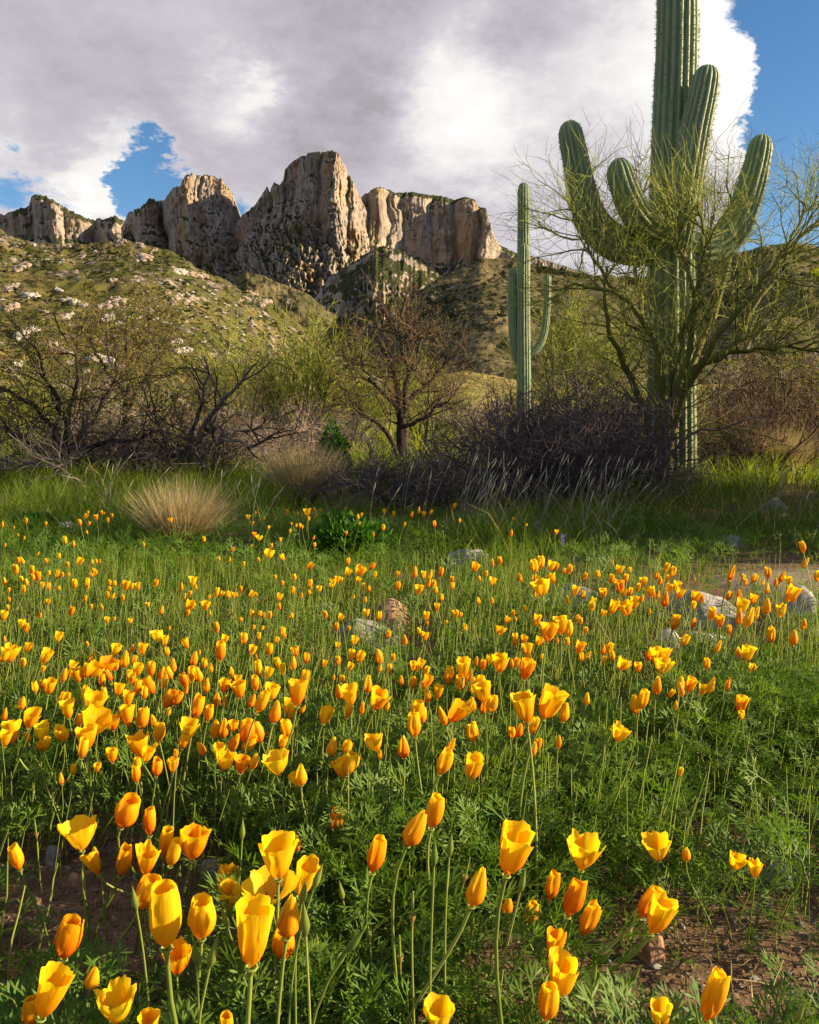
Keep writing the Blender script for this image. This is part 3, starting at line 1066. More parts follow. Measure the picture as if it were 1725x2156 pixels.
def saguaro(name, Y, trunk, arms, label, gap, slen, swid, seed):
    """trunk/arms: (list of (x,y,dY), radii in photo units)"""
    r = np.random.default_rng(seed)
    k = Y / F_PX

    def pth(pts):
        return np.array([at(x, y, Y + dy) for (x, y, dy) in pts])
    tp = pth(trunk[0])
    base = np.array([tp[0, 0], tp[0, 1], float(gz(tp[0, 0], tp[0, 1]))])
    tp[0, 2] = base[2] - 0.05
    root = empty(name, base)
    tag(root, label, 'cactus')
    V, Q, tn, cr, nv, seg = ribbed(tp - base, [q * k for q in trunk[1]], trunk[2], 110, 6, 0.17, seed)
    tr = Geo().add(V, Q, None, tn).build('trunk', M['cactus'], root)
    s = spines(cr, nv, seg, gap, slen, swid, r).build('spines', M['spine'], tr, smooth=False)
    s['kind'] = 'stuff'
    for i, (pts, rad, nr) in enumerate(arms):
        ap = pth(pts) - base
        V, Q, tn, cr, nv, seg = ribbed(ap, [q * k for q in rad], nr, 80, 6, 0.18, seed + 3 + i)
        ar = Geo().add(V, Q, None, tn).build('arm', M['cactus'], root)
        s = spines(cr, nv, seg, gap, slen, swid, r).build('spines', M['spine'], ar, smooth=False)
        s['kind'] = 'stuff'
    return root


saguaro('saguaro_cactus', 9.5,
        ([(1416, 1022, 0), (1415, 850, 0), (1414, 650, 0), (1415, 480, 0), (1419, 300, 0), (1425, 120, 0), (1428, -40, 0), (1430, -240, 0)], [50, 49, 48, 46, 44, 41, 39, 37], 17),
        [([(1418, 540, -.05), (1428, 500, -.24), (1438, 440, -.34), (1450, 360, -.36), (1464, 280, -.36), (1480, 205, -.36), (1492, 136, -.36)], [22, 30, 32, 31, 30, 28, 25], 16),
         ([(1395, 505, .0), (1345, 522, -.05), (1293, 510, -.1), (1250, 470, -.12), (1228, 415, -.12), (1216, 355, -.12), (1205, 300, -.12), (1197, 253, -.12)], [30, 35, 35, 33, 30, 27, 25, 24], 15),
         ([(1400, 488, -.1), (1370, 478, -.28), (1342, 452, -.38), (1322, 412, -.4), (1308, 370, -.4), (1300, 333, -.4)], [22, 28, 29, 28, 26, 24], 14),
         ([(1440, 515, 0), (1480, 528, .02), (1520, 512, .05), (1553, 470, .06), (1576, 410, .06), (1594, 345, .06), (1606, 282, .06)], [30, 35, 35, 32, 29, 26, 23], 15)],
        'massive green saguaro towering over a tangle of palo verde, four upturned arms', 0.030, 0.032, 0.0028, 101)
saguaro('saguaro_cactus', 24.0,
        ([(1103, 936, .2), (1103, 800, .2), (1103, 650, .2), (1103, 500, .2), (1103, 383, .2)], [14, 14, 13.5, 13, 12], 14),
        [([(1104, 905, -.25), (1104, 800, -.3), (1103, 650, -.3), (1104, 511, -.3)], [14, 14, 13, 11.5], 13),
         ([(1100, 770, -.1), (1088, 745, -.1), (1082, 700, -.1), (1080, 640, -.1), (1080, 562, -.1)], [9, 10, 10, 10, 9], 12),
         ([(1108, 748, .1), (1130, 735, .1), (1145, 705, .1), (1152, 650, .1), (1154, 577, .1)], [7, 8, 8, 7.5, 7], 11)],
        'slender distant saguaro with closely upright arms rising behind the grey brush', 0.06, 0.03, 0.004, 131)


# ------------------------------------------------------------------ trees and brush
def woody(name, label, cat, base, limbs, spec, mats, seed, leaves=None, group=None):
    """limbs: list of (points, r0, r1) in world space. spec: list of levels
    (count per parent, length range, angle range, wander, tropism, K, radius, tmin). Parts: trunk (limbs), branches, twigs, leaves"""
    r = np.random.default_rng(seed)
    base = np.asarray(base, float)
    root = empty(name, base)
    tag(root, label, cat, group)
    KL = 14
    P = np.stack([resample(p, KL) for p, _, _ in limbs]) - base
    P[:, 1:-1] += 0.018 * r.normal(size=P[:, 1:-1].shape)
    R = taper([l[1] for l in limbs], [l[2] for l in limbs], KL)
    V, Q, tn = tubes(P, R, 7, r.random(len(limbs)) * .4)
    Geo().add(V, Q, None, tn).build('trunk', mats[0], root)
    cur, curR = P, R
    names = ['branches', 'twigs', 'fine_twigs']
    tips = [P]
    for lv, (n, (l0, l1), (a0, a1), wander, trop, K, (r0, r1), tmin) in enumerate(spec):
        st, d, t, pi = spawn(cur, n, tmin, 1.0, a0, a1, r)
        L = r.uniform(l0, l1, len(st)) * (1.15 - 0.45 * t)
        C = grow(st, d, L, K, wander, trop, r)
        # nothing grows through the ground
        low = (C[:, :, 2].min(1) > 0.03 - base[2] * 0)
        C = C[low]
        rr0 = r0 * r.uniform(.7, 1.2, len(C))
        RR = taper(rr0, np.full(len(C), r1), K)
        if lv == 2:                                    # hair-fine twigs, far thinner than a pixel
            sd = nrm(np.cross(C[:, -1] - C[:, 0], rand_unit(len(C), r)))
            V, Q, T, tn = ribbons(C, RR[:, :-1], sd, r.random(len(C)))
        else:
            V, Q, tn = tubes(C, RR, 5 if lv == 0 else 3, r.random(len(C)))
            T = None
        o = Geo().add(V, Q, T, tn).build(names[lv], mats[min(lv + 1, len(mats) - 1)], root)
        if lv > 0:
            o['kind'] = 'stuff'
        cur = C
        tips.append(C)
    if leaves:
        n, size, mat, spread, drop = leaves
        src = tips[-1]
        st, d, t, pi = spawn(src, n, 0.15, 1.0, 30, 90, r)
        m = len(st)
        P2 = st + spread * r.normal(size=(m, 3))
        a = nrm(d + 0.5 * r.normal(size=(m, 3)) + np.array([0, 0, -drop]))
        ln = size * r.uniform(.6, 1.4, m)[:, None]
        side = nrm(np.cross(a, rand_unit(m, r)))
        Pp = np.stack([P2, P2 + a * ln * .5, P2 + a * ln], 1)
        w = np.stack([ln[:, 0] * .12, ln[:, 0] * .20], 1)
        V, Q, T, tn = ribbons(Pp, w, side, r.random(m))
        o = Geo().add(V, Q, T, tn).build('leaves', mat, root, smooth=False)
        o['kind'] = 'stuff'
    return root


def L(Y, pts, r0, r1):
    """a limb drawn on the photograph: points (x, y[, dY])"""
    out = []
    for p in pts:
        dy = p[2] if len(p) > 2 else 0
        out.append(at(p[0], p[1], Y + dy))
    return (np.array(out), r0, r1)


def gbase(x, Y):
    p = at(x, HOR, Y)
    return np.array([p[0], Y, float(gz(p[0], Y))])


def rooted(limbs):
    for pts, _, _ in limbs:
        z = float(gz(pts[0, 0], pts[0, 1]))
        if pts[0, 2] < 0.5:
            pts[0, 2] = z - 0.05
    return limbs


# palo verde wrapped round the big saguaro
Yp = 8.9
pv = rooted([
    L(Yp, [(1392, 1035), (1398, 930), (1412, 850), (1430, 800), (1475, 770, .1), (1540, 735, .1), (1620, 680, .2), (1720, 640, .3), (1800, 600, .3)], .055, .014),
    L(Yp, [(1390, 1035), (1388, 940), (1392, 850, -.1), (1385, 760, -.2), (1360, 690, -.3), (1310, 630, -.3), (1240, 605, -.3), (1180, 610, -.3)], .055, .014),
    L(Yp, [(1394, 1035), (1402, 930), (1425, 830, -.2), (1450, 720, -.4), (1455, 610, -.5), (1440, 520, -.5), (1420, 450, -.5)], .05, .010),
    L(Yp, [(1398, 1035), (1412, 920), (1445, 820, -.1), (1490, 690, .3), (1530, 580, .9), (1545, 470, 1.2), (1530, 390, 1.2)], .055, .012),
    L(Yp, [(1385, 1035), (1372, 930), (1350, 850, -.2), (1322, 780, -.4), (1290, 720, -.5), (1275, 640, -.6), (1280, 560, -.6)], .05, .012),
    L(Yp, [(1540, 735, .1), (1590, 640, .3), (1640, 560, .4), (1680, 480, .5), (1700, 420, .5)], .035, .010),
    L(Yp, [(1445, 820, -.1), (1520, 700, -.5), (1600, 600, -.6), (1660, 520, -.6), (1720, 470, -.6)], .04, .010),
    L(Yp, [(1475, 770, .1), (1560, 740, -.3), (1640, 735, -.4), (1740, 745, -.4)], .03, .010),
    L(Yp, [(1360, 690, -.3), (1340, 600, .5), (1330, 520, 1.0), (1345, 440, 1.1), (1360, 390, 1.1)], .03, .009),
    L(Yp, [(1432, 720, -.35), (1470, 600, -.5), (1480, 500, -.5), (1470, 420, -.5)], .03, .009),
    L(Yp, [(1310, 630, -.3), (1260, 560, -.2), (1230, 500, -.1), (1215, 440, 0)], .022, .007),
])
woody('palo_verde_tree', 'green stemmed leafless palo verde tangled round the massive saguaro', 'tree', gbase(1392, Yp), pv,
      [(15, (.5, 1.1), (20, 75), .15, (0, 0, .22), 8, (.010, .0035), .18),
       (10, (.35, .85), (18, 65), .17, (0, 0, .18), 6, (.0037, .0014), .12),
       (3, (.14, .45), (20, 60), .16, (0, 0, .1), 5, (.0022, .0009), .12)],
      [M['pvbark'], M['pvbark'], M['pvtwig'], M['pvtwig']], 201)


def thicket(name, label, x0, x1, Y0, Y1, ytop, n_stems, mats, seed, spec, leaves=None, group=None, r0=.02, lean=.5, cat='bush'):
    """a many stemmed bush standing between x0 and x1, its top at ytop"""
    r = np.random.default_rng(seed)
    xc = (x0 + x1) / 2
    Yc = (Y0 + Y1) / 2
    base = gbase(xc, Yc)
    wid = (x1 - x0) / F_PX * Yc
    hgt = (HOR - ytop) / F_PX * Yc + CAM_H
    limbs = []
    for i in range(n_stems):
        a = r.uniform(0, 2 * math.pi)
        q = math.sqrt(r.random())
        b = base + np.array([math.cos(a) * wid * .22 * q, math.sin(a) * (Y1 - Y0) * .3 * q, 0])
        b[2] = float(gz(b[0], b[1])) - .03
        out = np.array([math.cos(a) * wid * lean * .55 * q, math.sin(a) * (Y1 - Y0) * .5 * q, hgt * r.uniform(.45, .85) * (1.1 - .45 * q)])
        mid = b + out * .5 + r.normal(size=3) * np.array([.06, .06, .03]) * hgt
        mid[2] = max(mid[2], .06)
        limbs.append((np.array([b, b * .6 + mid * .4 + r.normal(size=3) * .02, mid, b + out + r.normal(size=3) * .05]), r0 * r.uniform(.6, 1.2), r0 * .3))
    return woody(name, label, cat, base, limbs, spec, mats, seed + 1, leaves, group)


PT = [M['ptwig'], M['ptwig'], M['ptwig'], M['ptwig']]
GT = [M['gtwig'], M['gtwig'], M['gtwig'], M['gtwig']]
MT = [M['mbark'], M['mbark'], M['mtwig'], M['mtwig']]
bs = [(7, (.45, .95), (25, 85), .20, (0, 0, .05), 7, (.008, .003), .1), (7, (.28, .6), (25, 85), .22, (0, 0, .05), 5, (.0042, .0017), .1), (3, (.12, .32), (25, 80), .22, (0, 0, .1), 4, (.0026, .0012), .1)]
bs_small = [(7, (.28, .6), (25, 85), .22, (0, 0, .02), 6, (.006, .0025), .1), (7, (.18, .42), (25, 85), .24, (0, 0, .05), 5, (.0036, .0016), .1), (3, (.1, .25), (25, 80), .22, (0, 0, .1), 4, (.0024, .0012), .1)]
thicket('bare_bush', 'big dark purple grey leafless bush beside the palo verde trunk', 1040, 1350, 6.9, 8.3, 790, 34, PT, 301, bs, lean=1.0)
thicket('bare_bush', 'lower purplish bare bush between the bunchgrass and the big bare bush', 760, 1010, 6.4, 7.4, 905, 20, PT, 311, bs_small, lean=1.05, r0=.015)
thicket('bare_bush', 'purplish bare bush in front of the slender distant saguaro', 960, 1180, 8.4, 9.6, 800, 20, PT, 316, bs, lean=1.0, r0=.016)
thicket('bare_bush', 'brown leafless brush to the right of the palo verde trunk', 1480, 1730, 9.8, 11.2, 800, 20, MT, 321, bs, lean=1.0, r0=.016)
thicket('bare_bush', 'grey brown leafless thicket filling the gap behind the palo verde trunk', 1200, 1400, 9.6, 10.6, 680, 20, PT, 323, bs, lean=1.0, r0=.014)
thicket('bare_bush', 'tall grey brown leafless thicket under the long palo verde limb', 1500, 1720, 11.5, 12.6, 690, 20, MT, 327, bs, lean=1.0, r0=.018)
thicket('bare_bush', 'pale grey twiggy brush under the long dead limb', 400, 620, 10.5, 12, 830, 20, GT, 331, bs, lean=1.0)
thicket('bare_bush', 'pale grey twiggy brush between the two left mesquites', 190, 380, 12, 13.5, 810, 18, GT, 341, bs, lean=1.0)
thicket('bare_bush', 'tan wispy brush with upright bare tops behind the dead limb', 400, 470, 15.5, 16.5, 690, 10, GT, 351, bs, lean=.5)
thicket('bare_bush', 'tan wispy brush with upright bare tops beside the yellow green palo verde', 520, 580, 16, 17, 690, 9, GT, 361, bs, lean=.4)

thicket('bare_bush', 'dark low brush under the spreading mesquite limbs', 10, 220, 9.4, 10.6, 880, 18, PT, 371, bs, lean=1.0, r0=.016)
thicket('bare_bush', 'dark low brush at the foot of the leaning mesquite', 300, 520, 9.6, 10.6, 890, 16, PT, 381, bs, lean=1.0, r0=.016)
thicket('bare_bush', 'dark tangled brush below the yellow green palo verde', 570, 760, 12.0, 13.5, 860, 18, PT, 391, bs, lean=1.0, r0=.016)

# mesquites on the left
ms = [(9, (.5, 1.1), (25, 70), .17, (0, 0, .10), 8, (.011, .004), .2), (8, (.3, .75), (25, 75), .18, (0, 0, .05), 6, (.0055, .002), .15), (3, (.15, .4), (25, 75), .2, (0, 0, .03), 4, (.0032, .0014), .15)]
Ym = 10.5
woody('mesquite_tree', 'spreading dark mesquite with sparse olive leaves and low sweeping limbs', 'tree', gbase(130, Ym), rooted([
    L(Ym, [(128, 1010), (132, 960), (140, 900), (150, 840), (165, 790), (160, 740)], .045, .014),
    L(Ym, [(125, 1010), (122, 955), (110, 900), (75, 860, -.2), (30, 830, -.3), (-40, 800, -.3)], .05, .014),
    L(Ym, [(132, 1010), (145, 955), (180, 900, .2), (215, 850, .3), (240, 800, .3), (250, 750, .3)], .038, .012),
    L(Ym, [(122, 1010), (110, 970), (60, 935, -.4), (10, 905, -.5), (-50, 890, -.5)], .05, .015),
    L(Ym, [(140, 900), (120, 840, -.4), (95, 790, -.5), (80, 740, -.5)], .035, .012),
    L(Ym, [(134, 1010), (165, 965, -.3), (225, 935, -.5), (290, 925, -.6), (340, 905, -.6)], .045, .012)]), ms, MT, 401, leaves=(5, .034, M['mleaf'], .025, .3))
Ym2 = 12.5
woody('mesquite_tree', 'upright mesquite with a straight dark stem and thin olive foliage', 'tree', gbase(268, Ym2), rooted([
    L(Ym2, [(270, 990), (268, 920), (266, 850), (268, 780), (264, 720), (268, 670)], .055, .014),
    L(Ym2, [(268, 860), (290, 820, -.2), (320, 780, -.3), (335, 730, -.3)], .04, .012),
    L(Ym2, [(267, 840), (235, 790, .2), (205, 750, .2), (190, 710, .2)], .04, .012),
    L(Ym2, [(270, 980), (300, 930, -.3), (345, 880, -.4), (380, 830, -.4)], .05, .012),
    L(Ym2, [(268, 780), (285, 745), (310, 715), (315, 690)], .025, .008)]), ms, MT, 411, leaves=(5, .036, M['mleaf'], .025, .3))
Ym3 = 10.0
woody('mesquite_tree', 'leaning mesquite with a long bare grey limb reaching up', 'tree', gbase(425, Ym3), rooted([
    L(Ym3, [(405, 1000), (412, 950), (430, 900), (465, 850), (495, 815), (520, 790), (540, 765)], .040, .011),
    L(Ym3, [(402, 1000), (405, 940), (415, 880), (428, 830), (440, 790), (430, 750)], .030, .009),
    L(Ym3, [(408, 1000), (430, 960), (480, 930, -.3), (530, 940, -.4), (560, 925, -.4)], .03, .009),
    L(Ym3, [(400, 1000), (375, 950, -.3), (345, 920, -.4), (330, 880, -.4), (300, 850, -.4)], .030, .009),
    L(Ym3, [(430, 900), (480, 905, .3), (540, 900, .4), (590, 880, .4)], .03, .01)]),
    [(7, (.4, .9), (25, 70), .17, (0, 0, .1), 8, (.012, .004), .2), (5, (.25, .6), (25, 75), .18, (0, 0, .05), 6, (.005, .002), .15), (3, (.15, .35), (25, 75), .2, (0, 0, .03), 4, (.003, .0014), .15)],
    [M['dead'], M['mbark'], M['mtwig'], M['mtwig']], 421, leaves=(1, .035, M['mleaf'], .02, .3))
Ym4 = 15.0
woody('mesquite_tree', 'bare dark mesquite with reddish brown twigs before the grey hillside', 'tree', gbase(845, Ym4), rooted([
    L(Ym4, [(848, 975), (846, 920), (842, 860), (835, 810), (820, 760), (800, 720)], .11, .02),
    L(Ym4, [(850, 975), (850, 920), (852, 850), (862, 790), (880, 740), (890, 690)], .09, .018),
    L(Ym4, [(842, 860), (810, 830, -.3), (780, 800, -.4), (760, 760, -.4)], .05, .014),
    L(Ym4, [(852, 850), (885, 820, .2), (920, 790, .3), (940, 750, .3)], .05, .014),
    L(Ym4, [(846, 930), (810, 905, -.4), (775, 880, -.6), (755, 870, -.6)], .05, .014),
    L(Ym4, [(862, 790), (850, 740, -.2), (840, 700, -.2), (845, 660, -.2)], .04, .012),
    L(Ym4, [(850, 900), (895, 880, -.3), (930, 850, -.4), (960, 830, -.4)], .045, .012)]),
    [(9, (.6, 1.2), (25, 70), .17, (0, 0, .12), 8, (.016, .006), .25), (8, (.35, .8), (25, 75), .18, (0, 0, .06), 6, (.0065, .0026), .15), (3, (.2, .45), (25, 75), .2, (0, 0, .03), 4, (.0042, .002), .15)],
    [M['mbark'], M['mbark'], M['mtwig'], M['mtwig']], 431, leaves=(1, .035, M['mleaf'], .02, .3))
# yellow green palo verde in the middle distance
pvs = [(10, (.7, 1.4), (18, 55), .13, (0, 0, .35), 7, (.016, .006), .2), (9, (.4, .95), (15, 50), .13, (0, 0, .3), 6, (.0062, .003), .1), (4, (.2, .5), (15, 50), .14, (0, 0, .2), 4, (.0045, .002), .1)]
PV = [M['pvbark'], M['pvbark'], M['pvtwig'], M['pvtwig']]
pleaf = (2, .04, M['mleaf'], .02, .0)


def bushy(name, label, x, Y, hw, ytop, seed, spec, mats, leaves, group=None, n=7, cat='tree', r0=.07):
    r = np.random.default_rng(seed)
    b = gbase(x, Y)
    ybase = HOR + CAM_H / Y * F_PX
    limbs = []
    for i in range(n):
        f = (i + .5) / n * 2 - 1 + r.uniform(-.15, .15)
        top = ytop + (ybase - ytop) * (.25 + .38 * abs(f) + r.uniform(-.08, .08))
        limbs.append(L(Y, [(x + f * 6, ybase, 0), (x + f * hw * .25, ybase * .72 + top * .28, r.uniform(-.3, .3)), (x + f * hw * .55, ybase * .4 + top * .6, r.uniform(-.7, .7)), (x + f * hw * .8, top, r.uniform(-.9, .9))], r0 * r.uniform(.6, 1), r0 * .2))
    return woody(name, label, cat, b, rooted(limbs), spec, mats, seed, leaves, group)


bushy('palo_verde_tree', 'yellow green palo verde glowing between the dead limb and bare mesquite', 645, 16.0, 110, 640, 501, pvs, PV, pleaf)
bushy('palo_verde_tree', 'smaller yellow green palo verde behind the leaning mesquite', 470, 18.0, 80, 700, 511, pvs, PV, pleaf, n=5)
bushy('palo_verde_tree', 'olive palo verde standing behind the slender distant saguaro', 1215, 27.0, 120, 600, 521, [(a[0], (a[1][0] * 1.5, a[1][1] * 1.5), a[2], a[3], a[4], a[5], (a[6][0] * 1.5, a[6][1] * 1.6), a[7]) for a in pvs], PV, (2, .06, M['mleaf'], .02, .0), n=7)
bushy('mesquite_tree', 'dark bare thicket tree at the edge of the brush right of the saguaro', 1600, 13.0, 150, 690, 531, ms, MT, None, n=7)
bushy('mesquite_tree', 'dark crooked tree behind the brown brush and palo verde limb', 1740, 14.5, 130, 660, 541, ms, MT, (1, .04, M['mleaf'], .02, .2), n=6)
bushy('palo_verde_tree', 'pale green palo verde behind the bare mesquite and brush', 900, 21.0, 110, 770, 551, pvs, PV, pleaf, n=6)
bushy('palo_verde_tree', 'yellowish palo verde among the brush left of the bare mesquite', 745, 23.0, 90, 720, 561, pvs, PV, pleaf, n=5)
bushy('mesquite_tree', 'leafy mesquite standing past the path end, shading the long grass', 2330, 5.4, 520, 90, 571, ms, MT, (5, .105, M['mleaf'], .03, .2), n=9)
bushy('mesquite_tree', 'broad leafy mesquite beyond the path, behind the shading one', 2200, 7.6, 420, 120, 581, ms, MT, (5, .105, M['mleaf'], .03, .2), n=9)
bgs = [(8, (.6, 1.1), (20, 60), .15, (0, 0, .2), 5, (.012, .006), .15), (8, (.35, .8), (20, 60), .15, (0, 0, .2), 4, (.007, .004), .1)]
BACK = [(60, 20, 110, 790, 0, 'behind the spreading mesquite'), (180, 24, 110, 775, 1, 'between the two left mesquites'), (330, 22, 110, 780, 0, 'behind the upright mesquite'),
        (560, 26, 110, 770, 0, 'behind the tan wispy brush'), (1010, 19, 90, 830, 1, 'beside the bare dark mesquite'), (1290, 18, 110, 780, 0, 'behind the big purple grey bush'),
        (1420, 24, 140, 740, 0, 'straight behind the massive saguaro'), (1560, 22, 120, 700, 1, 'behind the long palo verde limb'), (1690, 19, 120, 700, 0, 'behind the dark crooked tree'),
        (-90, 17, 120, 780, 1, 'past the low sweeping mesquite limbs'), (1100, 32, 120, 810, 0, 'at the foot of the slender saguaro'), (1850, 18, 130, 700, 0, 'past the dark crooked tree')]
for i, (x, Y, hw, yt, kind, where) in enumerate(BACK):
    lab = ('olive leafy desert shrub ' if kind == 0 else 'greyish half bare desert shrub ') + where
    bushy('desert_shrub', lab, x, Y, hw, yt, 600 + i * 7, bgs, PV if kind == 0 else GT, (5, .07, M['mleaf'], .04, 0.) if kind == 0 else (1, .06, M['mleaf'], .04, 0.),
          'background thicket shrubs', n=6, cat='shrub', r0=.05)


def leafy_bush(x, Y, w, ytop, label, seed, n=2600, size=.05):
    r = np.random.default_rng(seed)
    b = gbase(x, Y)
    h = (HOR - ytop) / F_PX * Y + CAM_H
    root = empty('leafy_bush', b)
    tag(root, label, 'bush')
    d = rand_unit(n, r)
    d[:, 2] = np.abs(d[:, 2])
    rad = r.uniform(.35, 1, n) ** .6
    lump = 1 + .3 * fbm(d[:, 0] * 2, d[:, 1] * 2, d[:, 2] * 2, 3, seed)
    P0 = d * (rad * lump)[:, None] * np.array([w, w * .8, h])
    a = nrm(d + .7 * rand_unit(n, r) + np.array([0, 0, .4]))
    ln = size * r.uniform(.6, 1.4, n)[:, None]
    P = np.stack([P0, P0 + a * ln * .5, P0 + a * ln], 1)
    V, Q, T, tn = ribbons(P, np.stack([ln[:, 0] * .12, ln[:, 0] * .22], 1), nrm(np.cross(a, rand_unit(n, r))), r.random(n))
    Geo().add(V, Q, T, tn).build('leaves', M['bleaf'], root, smooth=False)['kind'] = 'stuff'
    S = grow(np.zeros((24, 3)), nrm(rand_unit(24, r) * .6 + [0, 0, .8]), np.full(24, h * .8), 6, .1, (0, 0, .1), r)
    V, Q, tn = tubes(S, taper(np.full(24, .008), np.full(24, .002), 6), 4)
    Geo().add(V, Q, None, tn).build('stems', M['mtwig'], root)


leafy_bush(697, 9.5, .22, 905, 'dense bright green leafy bush between palo verde and bare brush', 701)
leafy_bush(735, 4.6, .24, 1092, 'low green leafy mound among poppies below the bare bush', 702, 2600, .035)
leafy_bush(60, 5.4, .2, 1085, 'yellow green weedy clump beside the flat stone', 703, 1500, .035)

# fallen dead branch
Yd = 8.2
woody('dead_branch', 'crooked fallen dead branch lying in the grass', 'branch', gbase(545, Yd), rooted([
    L(Yd, [(540, 1030), (560, 1008), (590, 995), (615, 985), (640, 968), (655, 955), (682, 932)], .035, .008),
    L(Yd, [(590, 995), (600, 972), (622, 958), (640, 968)], .026, .015),
    L(Yd, [(600, 972), (590, 958), (598, 940), (618, 925), (630, 910)], .02, .005),
    L(Yd, [(640, 968), (665, 962), (690, 968)], .012, .004)]),
    [(3, (.15, .4), (30, 70), .15, (0, 0, 0), 6, (.008, .003), .2), (2, (.08, .2), (30, 70), .2, (0, 0, 0), 4, (.003, .0015), .2)],
    [M['dead'], M['dead'], M['dead']], 801)
Yd = 8.6
woody('dead_branch', 'grey fallen brush pile of bare branches under the spreading mesquite', 'branch', gbase(90, Yd), rooted([
    L(Yd, [(140, 1040), (130, 1000), (80, 975), (20, 985), (-30, 990)], .03, .008),
    L(Yd, [(150, 1045), (135, 985), (100, 968), (50, 970)], .02, .006),
    L(Yd, [(130, 1045), (160, 1010, -.2), (175, 1030, -.3)], .02, .006),
    L(Yd, [(40, 1050), (60, 1020), (110, 1000), (150, 975)], .025, .006)]),
    [(6, (.3, .7), (20, 70), .15, (0, 0, -.1), 6, (.007, .003), .2), (4, (.15, .4), (30, 70), .2, (0, 0, 0), 4, (.003, .0015), .2)],
    [M['dead'], M['dead'], M['dead']], 811)
Yd = 7.6
woody('dead_branch', 'long grey dead branch propped across the grass before the saguaro foot', 'branch', gbase(1350, Yd), rooted([
    L(Yd, [(1330, 1045), (1370, 1000), (1420, 945), (1470, 915), (1540, 895), (1600, 880)], .022, .005),
    L(Yd, [(1335, 1045), (1400, 1000, -.2), (1460, 965, -.2), (1500, 950, -.2)], .014, .004)]),
    [(5, (.2, .5), (20, 60), .15, (0, 0, .1), 6, (.005, .002), .2), (3, (.1, .3), (30, 70), .2, (0, 0, 0), 4, (.0025, .0012), .2)],
    [M['dead'], M['dead'], M['dead']], 821)


# ------------------------------------------------------------------ rocks
ROCKS = [  # x, y(base centre), width, height, material, label
    (985, 1208, 104, 50, 'stone_grey', 'rounded grey boulder at the far edge of the dense poppies', 'boulder'),
    (828, 1318, 84, 50, 'stone_red', 'reddish brown boulder among the poppies beside a flat grey stone', 'boulder'),
    (770, 1362, 122, 44, 'stone_grey', 'low flat bluish grey stone below the reddish boulder', 'rock'),
    (690, 1277, 46, 14, 'stone_white', 'small pale flat stone left of the reddish boulder', 'rock'),
    (525, 1285, 74, 24, 'stone_red', 'low pinkish slab half hidden in the grass', 'rock'),
    (125, 1118, 64, 16, 'stone_white', 'flat pale stone in the grass by the yellow green weeds', 'rock'),
    (1222, 1282, 110, 32, 'stone_grey', 'grey weathered slab behind the clustered poppies', 'rock'),
    (1490, 1322, 170, 44, 'stone_grey', 'broad low grey rock beside the dirt path', 'rock'),
    (1692, 1338, 92, 66, 'stone_grey', 'domed grey boulder beside the leafy poppy foliage near the path', 'boulder'),
    (1412, 1385, 66, 50, 'stone_white', 'pale white grey rock with a split face next to a double poppy', 'rock'),
    (1492, 1378, 84, 40, 'stone_white', 'pale lichen spotted rock next to the split white rock', 'rock'),
    (1180, 1372, 60, 24, 'stone_grey', 'small half buried grey stone among stems', 'rock'),
    (1645, 1082, 46, 28, 'stone_grey', 'round grey stone in the tall grass past the path', 'rock'),
    (1540, 1143, 60, 18, 'stone_grey', 'low bluish stone in the shaded grass before the path', 'rock'),
    (1648, 1862, 68, 30, 'stone_white', 'oval white stone on the bare soil under the leafy mound', 'stone'),
    (1376, 2040, 50, 46, 'stone_red', 'upright orange brown stone on the bare soil', 'stone'),
    (108, 1842, 34, 26, 'stone_grey', 'small grey stone in the litter on the bare soil', 'stone'),
    (440, 1862, 50, 28, 'stone_grey', 'bluish grey stone behind the big furled poppies', 'stone'),
    (1155, 1622, 20, 12, 'stone_white', 'tiny white pebble on the dark bare patch', 'pebble'),
    (72, 1935, 26, 18, 'stone_red', 'brown pebble on the littered soil', 'pebble'),
    (155, 1890, 30, 18, 'stone_red', 'round tan pebble near the bent poppy stem', 'pebble'),
]


def ground_at(x, y):
    r_ = ray(x, y)
    t = -CAM_H / r_[2]
    p = CAMP + r_ * t
    p[2] = float(gz(p[0], p[1]))
    return p


ROCKCLEAR = []
for i, (x, y, w, h, mt, lab, cat) in enumerate(ROCKS):
    r = np.random.default_rng(900 + i)
    p = ground_at(x, y)
    Dd = p[1] * math.hypot(1, p[0] / p[1]) * .98
    W_, H_ = w / F_PX * Dd * 1.08, h / F_PX * Dd * 1.25
    ROCKCLEAR.append((p[0], p[1], W_))
    V, T = rock_shape(4 if w > 60 else 3, (W_ * .62, W_ * .5, H_ * .9), 3 + i, r, cuts=15, rough=.26)
    a = r.uniform(-.4, .4)
    R2 = np.array([[math.cos(a), -math.sin(a), 0], [math.sin(a), math.cos(a), 0], [0, 0, 1]])
    V = V @ R2.T
    V[:, 2] += H_ * .15
    V[:, 1] += W_ * .3
    o = Geo().add(V, None, T).build({'boulder': 'boulder', 'pebble': 'pebble'}.get(cat, 'stone'), M[mt], loc=tuple(p), smooth=False)
    tag(o, lab, cat)


# ------------------------------------------------------------------ meadow cover
BARE = [(-.54, 1.28, .20, .9), (-.75, 1.5, .2, .7), (-.42, 1.02, .10, .7), (.50, 1.08, .22, .85), (.74, 1.16, .22, .9), (.55, 1.40, .12, .8), (.9, 1.35, .25, .7), (.16, 1.85, .13, .9), (.1, 2.0, .14, .7), (1.9, 3.95, .45, 1.), (2.5, 4.25, .5, 1.), (3.2, 4.5, .5, 1.),
        (1.35, 3.5, .28, .8), (-.2, 3.0, .3, .3), (-.05, 2.55, .16, .6)]


